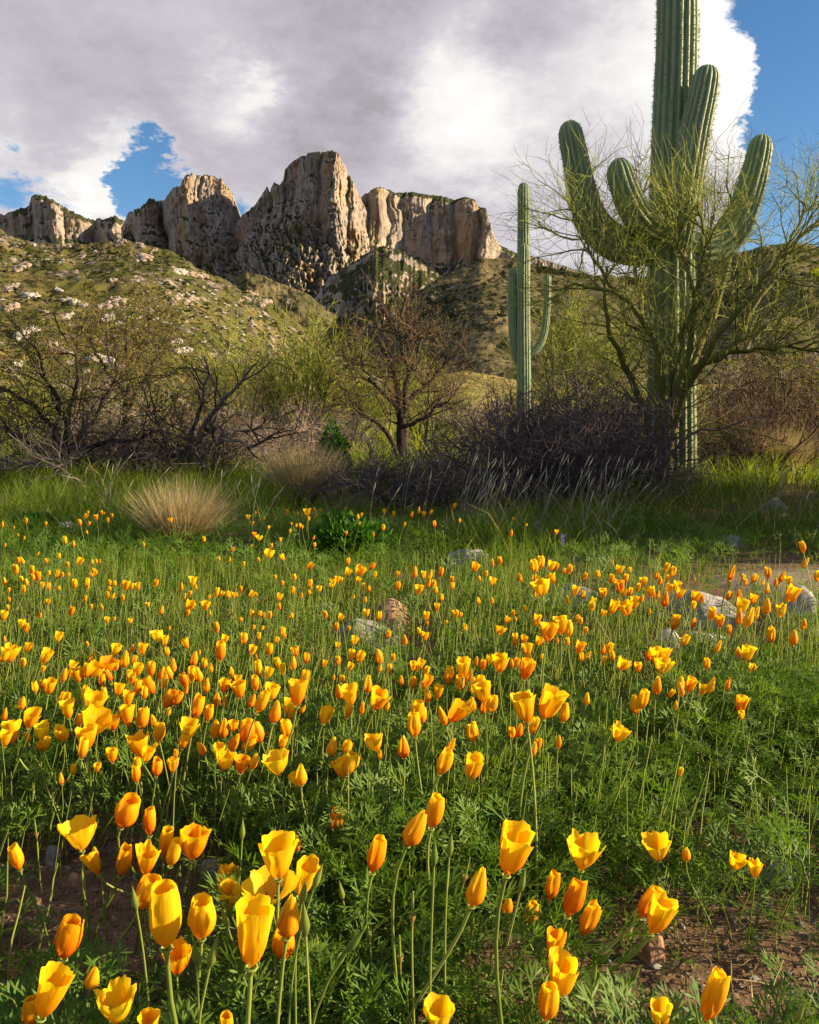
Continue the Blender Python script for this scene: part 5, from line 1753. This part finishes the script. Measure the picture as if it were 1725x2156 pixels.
# the near flowers: base x,y  tip x,y  width  type  tone shift, description (crop, see below)
FG = [
    (1, 745, 360, 830, 170, 130, 'y', -.1, 'half furled orange poppy with a curled lip leaning over the bare soil'),
    (1, 928, 408, 935, 235, 75, 'y', -.15, 'narrow upright orange poppy tube behind the furled pair'),
    (1, 125, 620, 95, 470, 75, 'y', .0, 'small golden poppy on a long stem bent over the littered soil'),
    (1, 510, 505, 500, 325, 200, 'o', .3, 'wide open pale yellow poppy bowl above a drooping bloom'),
    (1, 612, 650, 556, 500, 80, 'r', .0, 'drooping poppy with one petal hanging beside a green bud'),
    (1, 748, 657, 800, 460, 85, 'y', .05, 'slim golden poppy tube leaning beside the crumpled pair'),
    (1, 900, 660, 930, 470, 110, 'r', .05, 'golden poppy with a folded petal next to the slim tube'),
    (1, 1015, 540, 1055, 350, 80, 'y', -.05, 'slender orange poppy tube touching a paler one'),
    (1, 1050, 600, 1105, 425, 80, 'y', .15, 'paler yellow poppy tube pressed against a slender orange one'),
    (1, 1185, 562, 1225, 350, 160, 'u', -.05, 'flared orange gold cup with a squared rim on paired stems'),
    (1, 865, 865, 965, 655, 130, 'y', -.2, 'deep orange poppy tilted behind the tallest furled tube'),
    (1, 1030, 1108, 1040, 685, 190, 'y', .2, 'largest barrel shaped yellow poppy with overlapping petals'),
    (1, 1250, 1048, 1270, 775, 155, 'y', .15, 'short broad yellow poppy behind two pointed green buds'),
    (1, 1350, 715, 1440, 600, 110, 'r', -.1, 'crumpled orange poppy leaning from a slanting stem'),
    (1, 1400, 880, 1440, 690, 120, 'u', -.05, 'half hidden orange poppy behind the big ruffled bloom'),
    (1, 390, 1175, 470, 905, 140, 'y', -.2, 'plump deep orange poppy closed over the leafy litter'),
    (1, 250, 1540, 385, 1235, 180, 'u', -.1, 'orange poppy with one petal pulled into a point'),
    (1, 180, 1600, 210, 1390, 90, 'y', -.1, 'orange poppy tucked behind the pointed petal bloom'),
    (1, 555, 1355, 605, 1205, 90, 'c', .1, 'folded golden poppy fan low over the leaves'),
    (1, 735, 1570, 730, 1330, 190, 'r', .15, 'golden poppy with a petal bent down over a dark stem'),
    (1, 1095, 1270, 1120, 1080, 140, 'r', -.1, 'shaded orange poppy behind the stem of the barrel shaped bloom'),
    (1, 935, 1610, 930, 1500, 130, 'u', -.05, 'orange poppy cup rising from below near the dark stem'),
    (1, 1400, 1630, 1410, 1490, 80, 'y', .0, 'small orange poppy tip among the low leaves'),
    (1, 1555, 1225, 1600, 775, 230, 'u', .2, 'tall flared yellow poppy goblet with an orange foot'),
    (2, 100, 680, 110, 400, 190, 'u', .05, 'ruffled orange gold poppy rising over the spread bloom'),
    (2, 60, 820, 50, 660, 300, 'o', .3, 'wide spread yellow poppy lying open behind the goblet'),
    (2, 230, 790, 300, 540, 140, 'u', .05, 'golden poppy cup with a green bud against it'),
    (2, 150, 1045, 195, 745, 130, 'c', .05, 'furled amber poppy cone beside the flared goblet'),
    (2, 130, 1175, 140, 960, 130, 'y', -.1, 'orange poppy hidden behind the furled amber cone'),
    (2, 445, 385, 475, 230, 85, 'y', -.3, 'small red orange poppy tube on a thin leaning stem'),
    (2, 680, 640, 740, 400, 100, 'y', -.05, 'leaning orange gold poppy tube alone above dark leaves'),
    (2, 895, 470, 1005, 240, 120, 'c', .1, 'slanting golden poppy cone on a long curved stem'),
    (2, 1045, 365, 1090, 135, 95, 'y', .0, 'golden poppy tube behind the slanting cone'),
    (2, 1510, 655, 1590, 335, 200, 'u', .1, 'big soft golden poppy cup leaning with the wind'),
    (2, 1295, 845, 1370, 570, 120, 'c', .15, 'furled yellow poppy cone with a split tip'),
    (2, 1650, 960, 1680, 800, 80, 'y', -.15, 'small orange poppy tube above the crossing thick stem'),
    (2, 1100, 1610, 1100, 1410, 170, 'u', .2, 'bright yellow poppy cup rising from the low foliage'),
    (2, 1510, 890, 1530, 780, 70, 'c', .05, 'tiny golden cone beneath the big leaning cup'),
    (2, 215, 510, 215, 390, 50, 'c', -.15, 'thin orange poppy spike behind the ruffled bloom'),
    (3, 475, 130, 480, 40, 85, 'u', -.1, 'lone orange cup with wavy rim at the edge of the leafy mound'),
    (3, 105, 165, 115, 95, 60, 'y', .2, 'small yellow poppy over the dark bare patch'),
    (3, 250, 930, 270, 720, 200, 'o', .1, 'full open golden poppy cup on crossing stems'),
    (3, 730, 870, 705, 720, 170, 'o', -.05, 'open poppy bowl with spreading petals over bare soil'),
    (3, 900, 870, 900, 785, 55, 'c', .05, 'tiny pointed poppy cone standing over bare soil'),
    (3, 1195, 925, 1220, 830, 90, 'r', .0, 'low nodding golden poppy near the oval white stone'),
    (3, 1325, 975, 1320, 860, 70, 'r', .1, 'small poppy with two upright petals near the white stone'),
    (3, 50, 1110, 90, 910, 80, 'y', -.05, 'leaning orange poppy tube beside the open golden cup'),
    (3, 165, 1215, 240, 965, 110, 'y', -.2, 'orange poppy tube leaning right below the open golden cup'),
    (3, 255, 1330, 340, 1105, 95, 'y', .0, 'golden poppy tube leaning right near the leaning orange one'),
    (3, 610, 1220, 730, 1020, 110, 'y', -.15, 'orange half of a touching poppy pair over the orange stone'),
    (3, 680, 1320, 770, 1090, 150, 'u', .1, 'yellow half of a touching poppy pair over the orange stone'),
    (3, 70, 1490, 100, 1290, 120, 'u', -.25, 'red orange poppy with a ragged rim low among stems'),
    (3, 110, 1720, 150, 1440, 165, 'u', .1, 'yellow flared cup overlapping a closed orange poppy'),
    (3, 30, 1860, 60, 1610, 120, 'y', -.1, 'closed orange poppy overlapped by a yellow flared cup'),
    (3, 1020, 1865, 1100, 1525, 130, 'y', .05, 'tall rolled golden poppy standing alone over litter and soil'),
    (3, 740, 1900, 740, 1735, 130, 'u', .1, 'golden cup beside a curved green bud over bare soil'),
]
BUDS = [  # crop, base x,y, tip x,y, kind
    (1, 1500, 425, 1505, 285, 'b'), (1, 625, 625, 620, 520, 'b'), (1, 1105, 680, 1125, 560, 'b'), (1, 845, 860, 825, 690, 'b'), (1, 1410, 975, 1370, 820, 'b'), (1, 1215, 1195, 1205, 1010, 'b'),
    (1, 1300, 1215, 1365, 980, 'b'), (1, 510, 680, 512, 600, 'b'), (1, 1100, 95, 1128, 15, 'b'), (2, 320, 730, 385, 560, 'b'), (2, 245, 820, 280, 640, 'b'), (2, 270, 1015, 262, 770, 'b'),
    (2, 500, 800, 478, 655, 'b'), (2, 770, 690, 775, 580, 'b'), (2, 940, 580, 930, 480, 'b'), (2, 1065, 590, 1072, 410, 'b'), (2, 1160, 530, 1175, 360, 'b'), (2, 1265, 550, 1285, 450, 'b'), (2, 550, 385, 548, 300, 'b'),
    (2, 530, 1120, 655, 950, 'b'), (2, 665, 1060, 655, 930, 'b'), (2, 1600, 750, 1635, 590, 'b'), (2, 1300, 1000, 1310, 880, 'b'), (2, 340, 1110, 340, 990, 'b'), (3, 350, 1500, 455, 1385, 'b'), (3, 565, 1605, 625, 1480, 'b'),
    (3, 320, 1620, 350, 1480, 'b'), (3, 235, 160, 250, 90, 'b'), (3, 240, 420, 300, 365, 'b'), (3, 825, 1800, 895, 1660, 'b'), (3, 1580, 1860, 1640, 1710, 'b'),
    (2, 930, 920, 935, 740, 's'), (2, 855, 1170, 850, 1010, 's'), (2, 1275, 1170, 1285, 1100, 's'), (2, 630, 180, 632, 130, 's'), (2, 910, 670, 912, 560, 's'), (2, 1255, 670, 1290, 530, 's'), (1, 225, 400, 222, 290, 's'),
]
CROP = {1: (0.0, 1621.5, .34), 2: (552.0, 1621.5, .34), 3: (1138.5, 1518.0, .34)}


def parse(s, ox, oy, k):
    out = []
    for it in s.replace('\n', '').split(';'):
        it = it.strip()
        if not it:
            continue
        a, b, h = it.split()
        ty = 'y'
        if h[-1].isalpha():
            ty = h[-1]
            h = h[:-1]
        out.append([ox + float(a) * k, oy + float(b) * k, float(h) * k, ty])
    return out


MIDS = parse(R7, 0, 1104, .5) + parse(R8, 862.5, 1104, .5) + parse(B1, 0, 655.5, .36) + parse(B2, 552, 655.5, .36)

PROF = {  # radius along the petal, height along the petal, half wrap angle (deg), spiral, ruffle
    'y': ([0, .16, .30, .50, .75, 1.0], [.0, .66, .92, 1.0, .92, .74], 104, .19, .025),
    'c': ([0, .12, .26, .50, .75, 1.0], [.0, .75, 1.0, .86, .56, .16], 105, .17, .02),
    'u': ([0, .16, .30, .50, .75, 1.0], [.0, .52, .72, .84, .93, 1.02], 70, .08, .055),
    'o': ([0, .16, .30, .50, .75, 1.0], [.0, .36, .56, .76, .94, 1.05], 54, .05, .09),
    'r': ([0, .16, .30, .50, .75, 1.0], [.0, .50, .72, .90, 1.0, 1.00], 62, .09, .13),
}


def petals(kind, H, Rw, nu, nt, r, n_pet=4):
    """petals of one flower in its own frame (axis +z, base at 0): list of (V, Q, tone)"""
    ts, rs, wrap, spiral, ruf = PROF[kind]
    t = np.linspace(0, 1, nt) ** 1.15
    u = np.linspace(-1, 1, nu)
    Tm, Um = np.meshgrid(t, u, indexing='ij')
    ph0 = r.uniform(0, 2 * math.pi)
    out = []
    for k in range(n_pet):
        th = ph0 + k * 2 * math.pi / n_pet + r.normal() * .12
        hw = math.radians(wrap) * r.uniform(.88, 1.12)
        fan = np.interp(Tm, [0, .12, .4, .8, 1], [.25, .55, .92, 1.0, .94])
        rad = np.interp(Tm, ts, rs)
        rad = rad * (1 + .05 * (k % 2))
        ang = th + Um * hw * fan
        spir = spiral * Um * np.clip(Tm * 2.5, 0, 1)
        flop = 0.0
        if kind == 'r' or (kind in 'uo' and r.random() < .3):
            flop = r.uniform(.05, .4)
        elif r.random() < .25:
            flop = r.uniform(.05, .2)
        wav = ruf * (np.sin(Um * r.uniform(3, 6) + r.uniform(0, 6)) + .5 * np.sin(Um * r.uniform(8, 13) + r.uniform(0, 6))) * Tm ** 3
        dent = .10 * fbm(Um * 1.6 + r.uniform(0, 50), Tm * 1.8 + r.uniform(0, 50), 0, 3, 5) * np.clip(Tm * 2, 0, 1)
        rag = .012 * np.repeat(r.normal(size=(1, nu)), nt, 0) * Tm ** 8 * (kind != 'c')
        rr = Rw * (rad + spir + wav * 1.3 + dent + flop * Tm ** 2 * (1 - .4 * Um ** 2))
        hz = r.uniform(.9, 1.04)
        top = hz * (1 - (.10 if kind != 'c' else .04) * Um ** 2 * Tm - .10 * flop * Tm ** 2) + wav * .45 * (kind != 'c') + rag
        z = H * np.sin(Tm * math.pi / 2 * .86) / math.sin(math.pi / 2 * .86) * top
        if kind in 'oy' or kind in 'ucr':
            z = H * (Tm ** .92) * top
        V = np.stack([np.cos(ang) * rr, np.sin(ang) * rr, z], -1).reshape(-1, 3)
        tone = np.clip(.10 + .85 * Tm ** .8 - .12 * np.abs(Um), 0, 1)
        out.append((V, grid_faces(nu, nt), tone.reshape(-1), (Um + 3.1 * k + 1.5).reshape(-1)))
    return out


def frame_to(axis):
    a = axis / np.linalg.norm(axis)
    x = np.cross([0.0, 1.0, 0.0], a)
    if np.linalg.norm(x) < 1e-3:
        x = np.array([1.0, 0, 0])
    x = x / np.linalg.norm(x)
    y = np.cross(a, x)
    return np.stack([x, y, a], 1)


def stem_path(root, head, axis, K, r):
    up = head[2] - root[2]
    c1 = root + np.array([r.normal() * .01, r.normal() * .01, up * .45])
    c2 = head - axis * up * .30
    f = np.linspace(0, 1, K)[:, None]
    return (1 - f) ** 3 * root + 3 * (1 - f) ** 2 * f * c1 + 3 * (1 - f) * f * f * c2 + f ** 3 * head


def place_head(x, y, hpx, size, hmin, hmax):
    """distance of a flower head: from its usual size, kept so that its stem has a plausible length"""
    rd = ray(x, y)
    tan = -rd[2] / rd[1]
    D = F_PX * size / hpx * .98
    hh = np.clip(CAM_H - D * tan, hmin, hmax)
    D = (CAM_H - hh) / tan
    return CAMP + rd / rd[1] * D, D


ZONES = [(1118, 'in the shaded grass near the bare brush'), (1215, 'in the sparse band beyond the boulder'), (1330, 'in the thin band around the rocks'), (1500, 'in the dense golden drift'), (9999, 'before the dense drift')]
KIND = {'y': 'half closed tube shaped', 'c': 'tightly furled pointed', 'u': 'flared cup shaped', 'o': 'wide open', 'r': 'crumpled loose petalled'}


def lathe(path_r, path_z, n=8):
    a = np.arange(n) * 2 * math.pi / n
    V = np.stack([np.outer(path_r, np.cos(a)), np.outer(path_r, np.sin(a)), np.repeat(np.array(path_z)[:, None], n, 1)], -1).reshape(-1, 3)
    return V, grid_faces(n, len(path_r), True)


def poppy_geometry(head, axis, H, W, kind, nu, nt, r, lean=.05):
    root = head.copy()
    root[0] -= axis[0] * .10 + r.normal() * lean * .6
    root[1] -= axis[1] * .05 + r.normal() * lean * .6
    root[2] = float(gz(root[0], root[1])) - .004
    Fm = frame_to(axis)
    pet = [(V @ Fm.T + (head - root), Q, tn, ac) for V, Q, tn, ac in petals(kind, H, W / 2, nu, nt, r)]
    sp = stem_path(root, head, axis, 9 if nu > 6 else 6, r) - root
    sr = np.clip(H * .036, .0009, .0021)
    sV, sQ, stn = tubes(sp[None], np.linspace(sr * 1.25, sr, len(sp))[None], 6 if nu > 6 else 3, np.array([r.random()]))
    # flared green cup under the petals
    rV, rQ = lathe([sr, sr * 1.5, sr * 2.4, sr * 2.9, sr * 2.2], [-H * .12, -H * .05, -H * .01, H * .012, H * .02], 8)
    rV = rV @ Fm.T + (head - root)
    return root, pet, (sV, sQ, stn), (rV, rQ)


def build_poppies():
    r = np.random.default_rng(303)
    todo = []
    for (c, bx, by, tx, ty, w, kind, ts, lab) in FG:
        ox, oy, k = CROP[c]
        b = (ox + bx * k, oy + by * k)
        t = (ox + tx * k, oy + ty * k)
        hpx = math.hypot(t[0] - b[0], t[1] - b[1])
        todo.append(dict(b=b, t=t, h=hpx, w=w * k, kind=kind, lab=lab, near=True, ts=ts))
    for (x, y, h, kind) in MIDS:
        a = math.radians(r.normal(9, 13))
        if kind == 'c':
            a *= .6
        b = (x - math.sin(a) * h / 2, y + math.cos(a) * h / 2)
        t = (x + math.sin(a) * h / 2, y - math.cos(a) * h / 2)
        if kind == 'y' and r.random() < .25:
            kind = 'c'
        elif kind == 'y' and r.random() < .15:
            kind = 'u'
        wr = {'y': .46, 'c': .42, 'u': .64, 'o': 1.05, 'r': .80}[kind] * r.uniform(.88, 1.15)
        todo.append(dict(b=b, t=t, h=h, w=h * wr, kind=kind, lab=None, near=False, ts=0))
    order = sorted(range(len(todo)), key=lambda i: -todo[i]['h'])
    single = set(order[:300])
    gp, gs = Geo(), Geo()
    for i, p in enumerate(todo):
        mx, my = p['b'][0], p['b'][1]
        if p['near']:
            size = {'y': .050, 'c': .048, 'u': .052, 'o': .045, 'r': .045}[p['kind']] * (1.0 if p['h'] > 60 else .92)
            head, D = place_head(mx, my, max(p['h'], .72 * p['w']), size, .15, .46)
        else:
            p['h'] *= 1.10
            p['w'] *= 1.16
            size = .043 * r.uniform(.92, 1.08)
            head, D = place_head(mx, my, p['h'], size, .20 + .04 * r.random(), .32)
        H = p['h'] / F_PX * D * math.hypot(1, (mx - CX) / F_PX) * 1.05
        W = p['w'] / F_PX * D
        dx, dz = p['t'][0] - p['b'][0], p['b'][1] - p['t'][1]
        axis = np.array([dx, (.18 + .12 * r.normal()) * p['h'] * -.35, dz])
        axis = axis / np.linalg.norm(axis)
        one = i in single
        nu, nt = (13, 11) if p['h'] > 55 else ((8, 7) if p['h'] > 25 else (5, 5))
        root, pet, st, rc = poppy_geometry(head, axis, H, W, p['kind'], nu, nt, r)
        sh = p['ts'] + (r.normal() * .05 if p['near'] else .07 + r.normal() * .17)
        if not one:
            for V, Q, tn, ac in pet:
                gp.add(V + root, Q, None, np.clip(tn + sh, 0, 1), ac)
            gs.add(st[0] + root, st[1], None, st[2])
            continue
        e = empty('poppy', root)
        if p['lab']:
            tag(e, p['lab'], 'poppy')
        else:
            zone = next(zn for (yy, zn) in ZONES if my < yy)
            hue = 'deep orange' if sh < -.12 else ('bright yellow' if sh > .12 else 'golden')
            pose = 'leaning' if axis[0] > .27 else ('back leaning' if axis[0] < -.1 else 'upright')
            lab = '%s %s %s poppy %s' % (pose, KIND[p['kind']], hue, zone)
            tag(e, lab, 'poppy', lab.replace('poppy', 'poppies'))
        for V, Q, tn, ac in pet:
            Geo().add(V, Q, None, np.clip(tn + sh, 0, 1), ac).build('petal', M['petal'], e)
        Geo().add(*st[:2], None, st[2]).build('stem', M['stem'], e)
        if p['h'] > 14:
            Geo().add(*rc, None, .6).build('receptacle', M['stem'], e)
    tag(gp.build('distant_poppies', M['petal']), 'small distant golden poppies scattered through the grass', kind='stuff')
    tag(gs.build('distant_poppy_stems', M['stem']), 'thin stems of the small distant poppies', kind='stuff')

    # buds and spent flowers
    for i, (c, bx, by, tx, ty, kd) in enumerate(BUDS):
        ox, oy, k = CROP[c]
        b = (ox + bx * k, oy + by * k)
        t = (ox + tx * k, oy + ty * k)
        h = math.hypot(t[0] - b[0], t[1] - b[1])
        head, D = place_head(b[0], b[1], h, .030, .13, .42)
        H = h / F_PX * D
        axis = nrm(np.array([t[0] - b[0], r.normal() * h * .1, b[1] - t[1]]))
        root = head.copy()
        root[0] -= axis[0] * .08
        root[1] += .02 * r.normal()
        root[2] = float(gz(root[0], root[1])) - .004
        Fm = frame_to(axis)
        e = empty('poppy_bud' if kd == 'b' else 'poppy_seed_pod', root)
        sp = stem_path(root, head, axis, 9, r) - root
        V, Q, tn = tubes(sp[None], np.linspace(.0016, .0012, 9)[None], 6, np.array([r.random()]))
        Geo().add(V, Q, None, tn).build('stem', M['stem'], e)
        if kd == 'b':
            w = H * .14
            V, Q = lathe([.0012, .0016, w * .75, w, w * .82, w * .42, w * .12, .0001], [-H * .06, 0, H * .10, H * .26, H * .46, H * .70, H * .90, H], 9)
            Geo().add(V @ Fm.T + (head - root), Q, None, r.random() * .55).build('bud', M['bud'], e)
            near = min(FG, key=lambda q: math.hypot(CROP[q[0]][0] + q[1] * .34 - b[0], CROP[q[0]][1] + q[2] * .34 - b[1]))
            lab = '%s green bud by the %s' % ('slanting' if abs(axis[0]) > .3 else 'upright', ' '.join(near[8].split()[:9]))
            while lab.split()[-1] in ('a', 'the', 'on', 'over', 'behind', 'with', 'of', 'at', 'in', 'by', 'to', 'one', 'from', 'beside', 'into', 'an', 'its'):
                lab = ' '.join(lab.split()[:-1])
            tag(e, lab, 'poppy bud', 'green buds among the nearest poppies')
        else:
            V, Q = lathe([.0012, .0016, .0030, .0044, .0042, .0018], [-.012, -.005, -.001, .003, .0035, .001], 9)
            Geo().add(V @ Fm.T + (head - root), Q, None, .9).build('receptacle', M['bud'], e)
            V, Q = lathe([.0013, .0015, .0014, .0010, .0014, .0002], [0, H * .3, H * .7, H * .92, H * .96, H], 7)
            Geo().add(V @ Fm.T + (head - root), Q, None, .4).build('pod', M['stem'], e)
            tag(e, 'spent poppy with pale collar and thin green seed pod', 'seed pod', 'spent poppies with seed pods')


build_poppies()


def lupine(x, y, label, seed):
    r = np.random.default_rng(seed)
    p = ground_at(x, y + 30)
    e = empty('wildflower', p)
    tag(e, label, 'wildflower')
    h = .16
    sp = np.array([[0, 0, 0], [.004, 0, h * .5], [.008, 0, h]])
    V, Q, tn = tubes(sp[None], np.full((1, 3), .0015), 4)
    Geo().add(V, Q, None, .5).build('stem', M['stem'], e)
    n = 40
    zz = r.uniform(.62, 1.05, n) * h
    a = r.uniform(0, 6.28, n)
    d = np.stack([np.cos(a), np.sin(a), .4 + 0 * a], -1)
    P0 = np.stack([.008 + 0 * a, 0 * a, zz], -1)
    P = np.stack([P0, P0 + d * .010, P0 + d * .018], 1)
    V, Q, T, tn = ribbons(P, np.tile([[.003, .006]], (n, 1)), nrm(np.cross(d, [0, 0, 1.0])), r.random(n))
    Geo().add(V, Q, T, tn).build('blossom', M['lupine'], e, smooth=False)


lupine(1130, 1126, 'small violet lupine in the green grass near the boulder', 1)
lupine(1182, 1158, 'tiny violet lupine closest to the boulder and the orange poppies', 2)
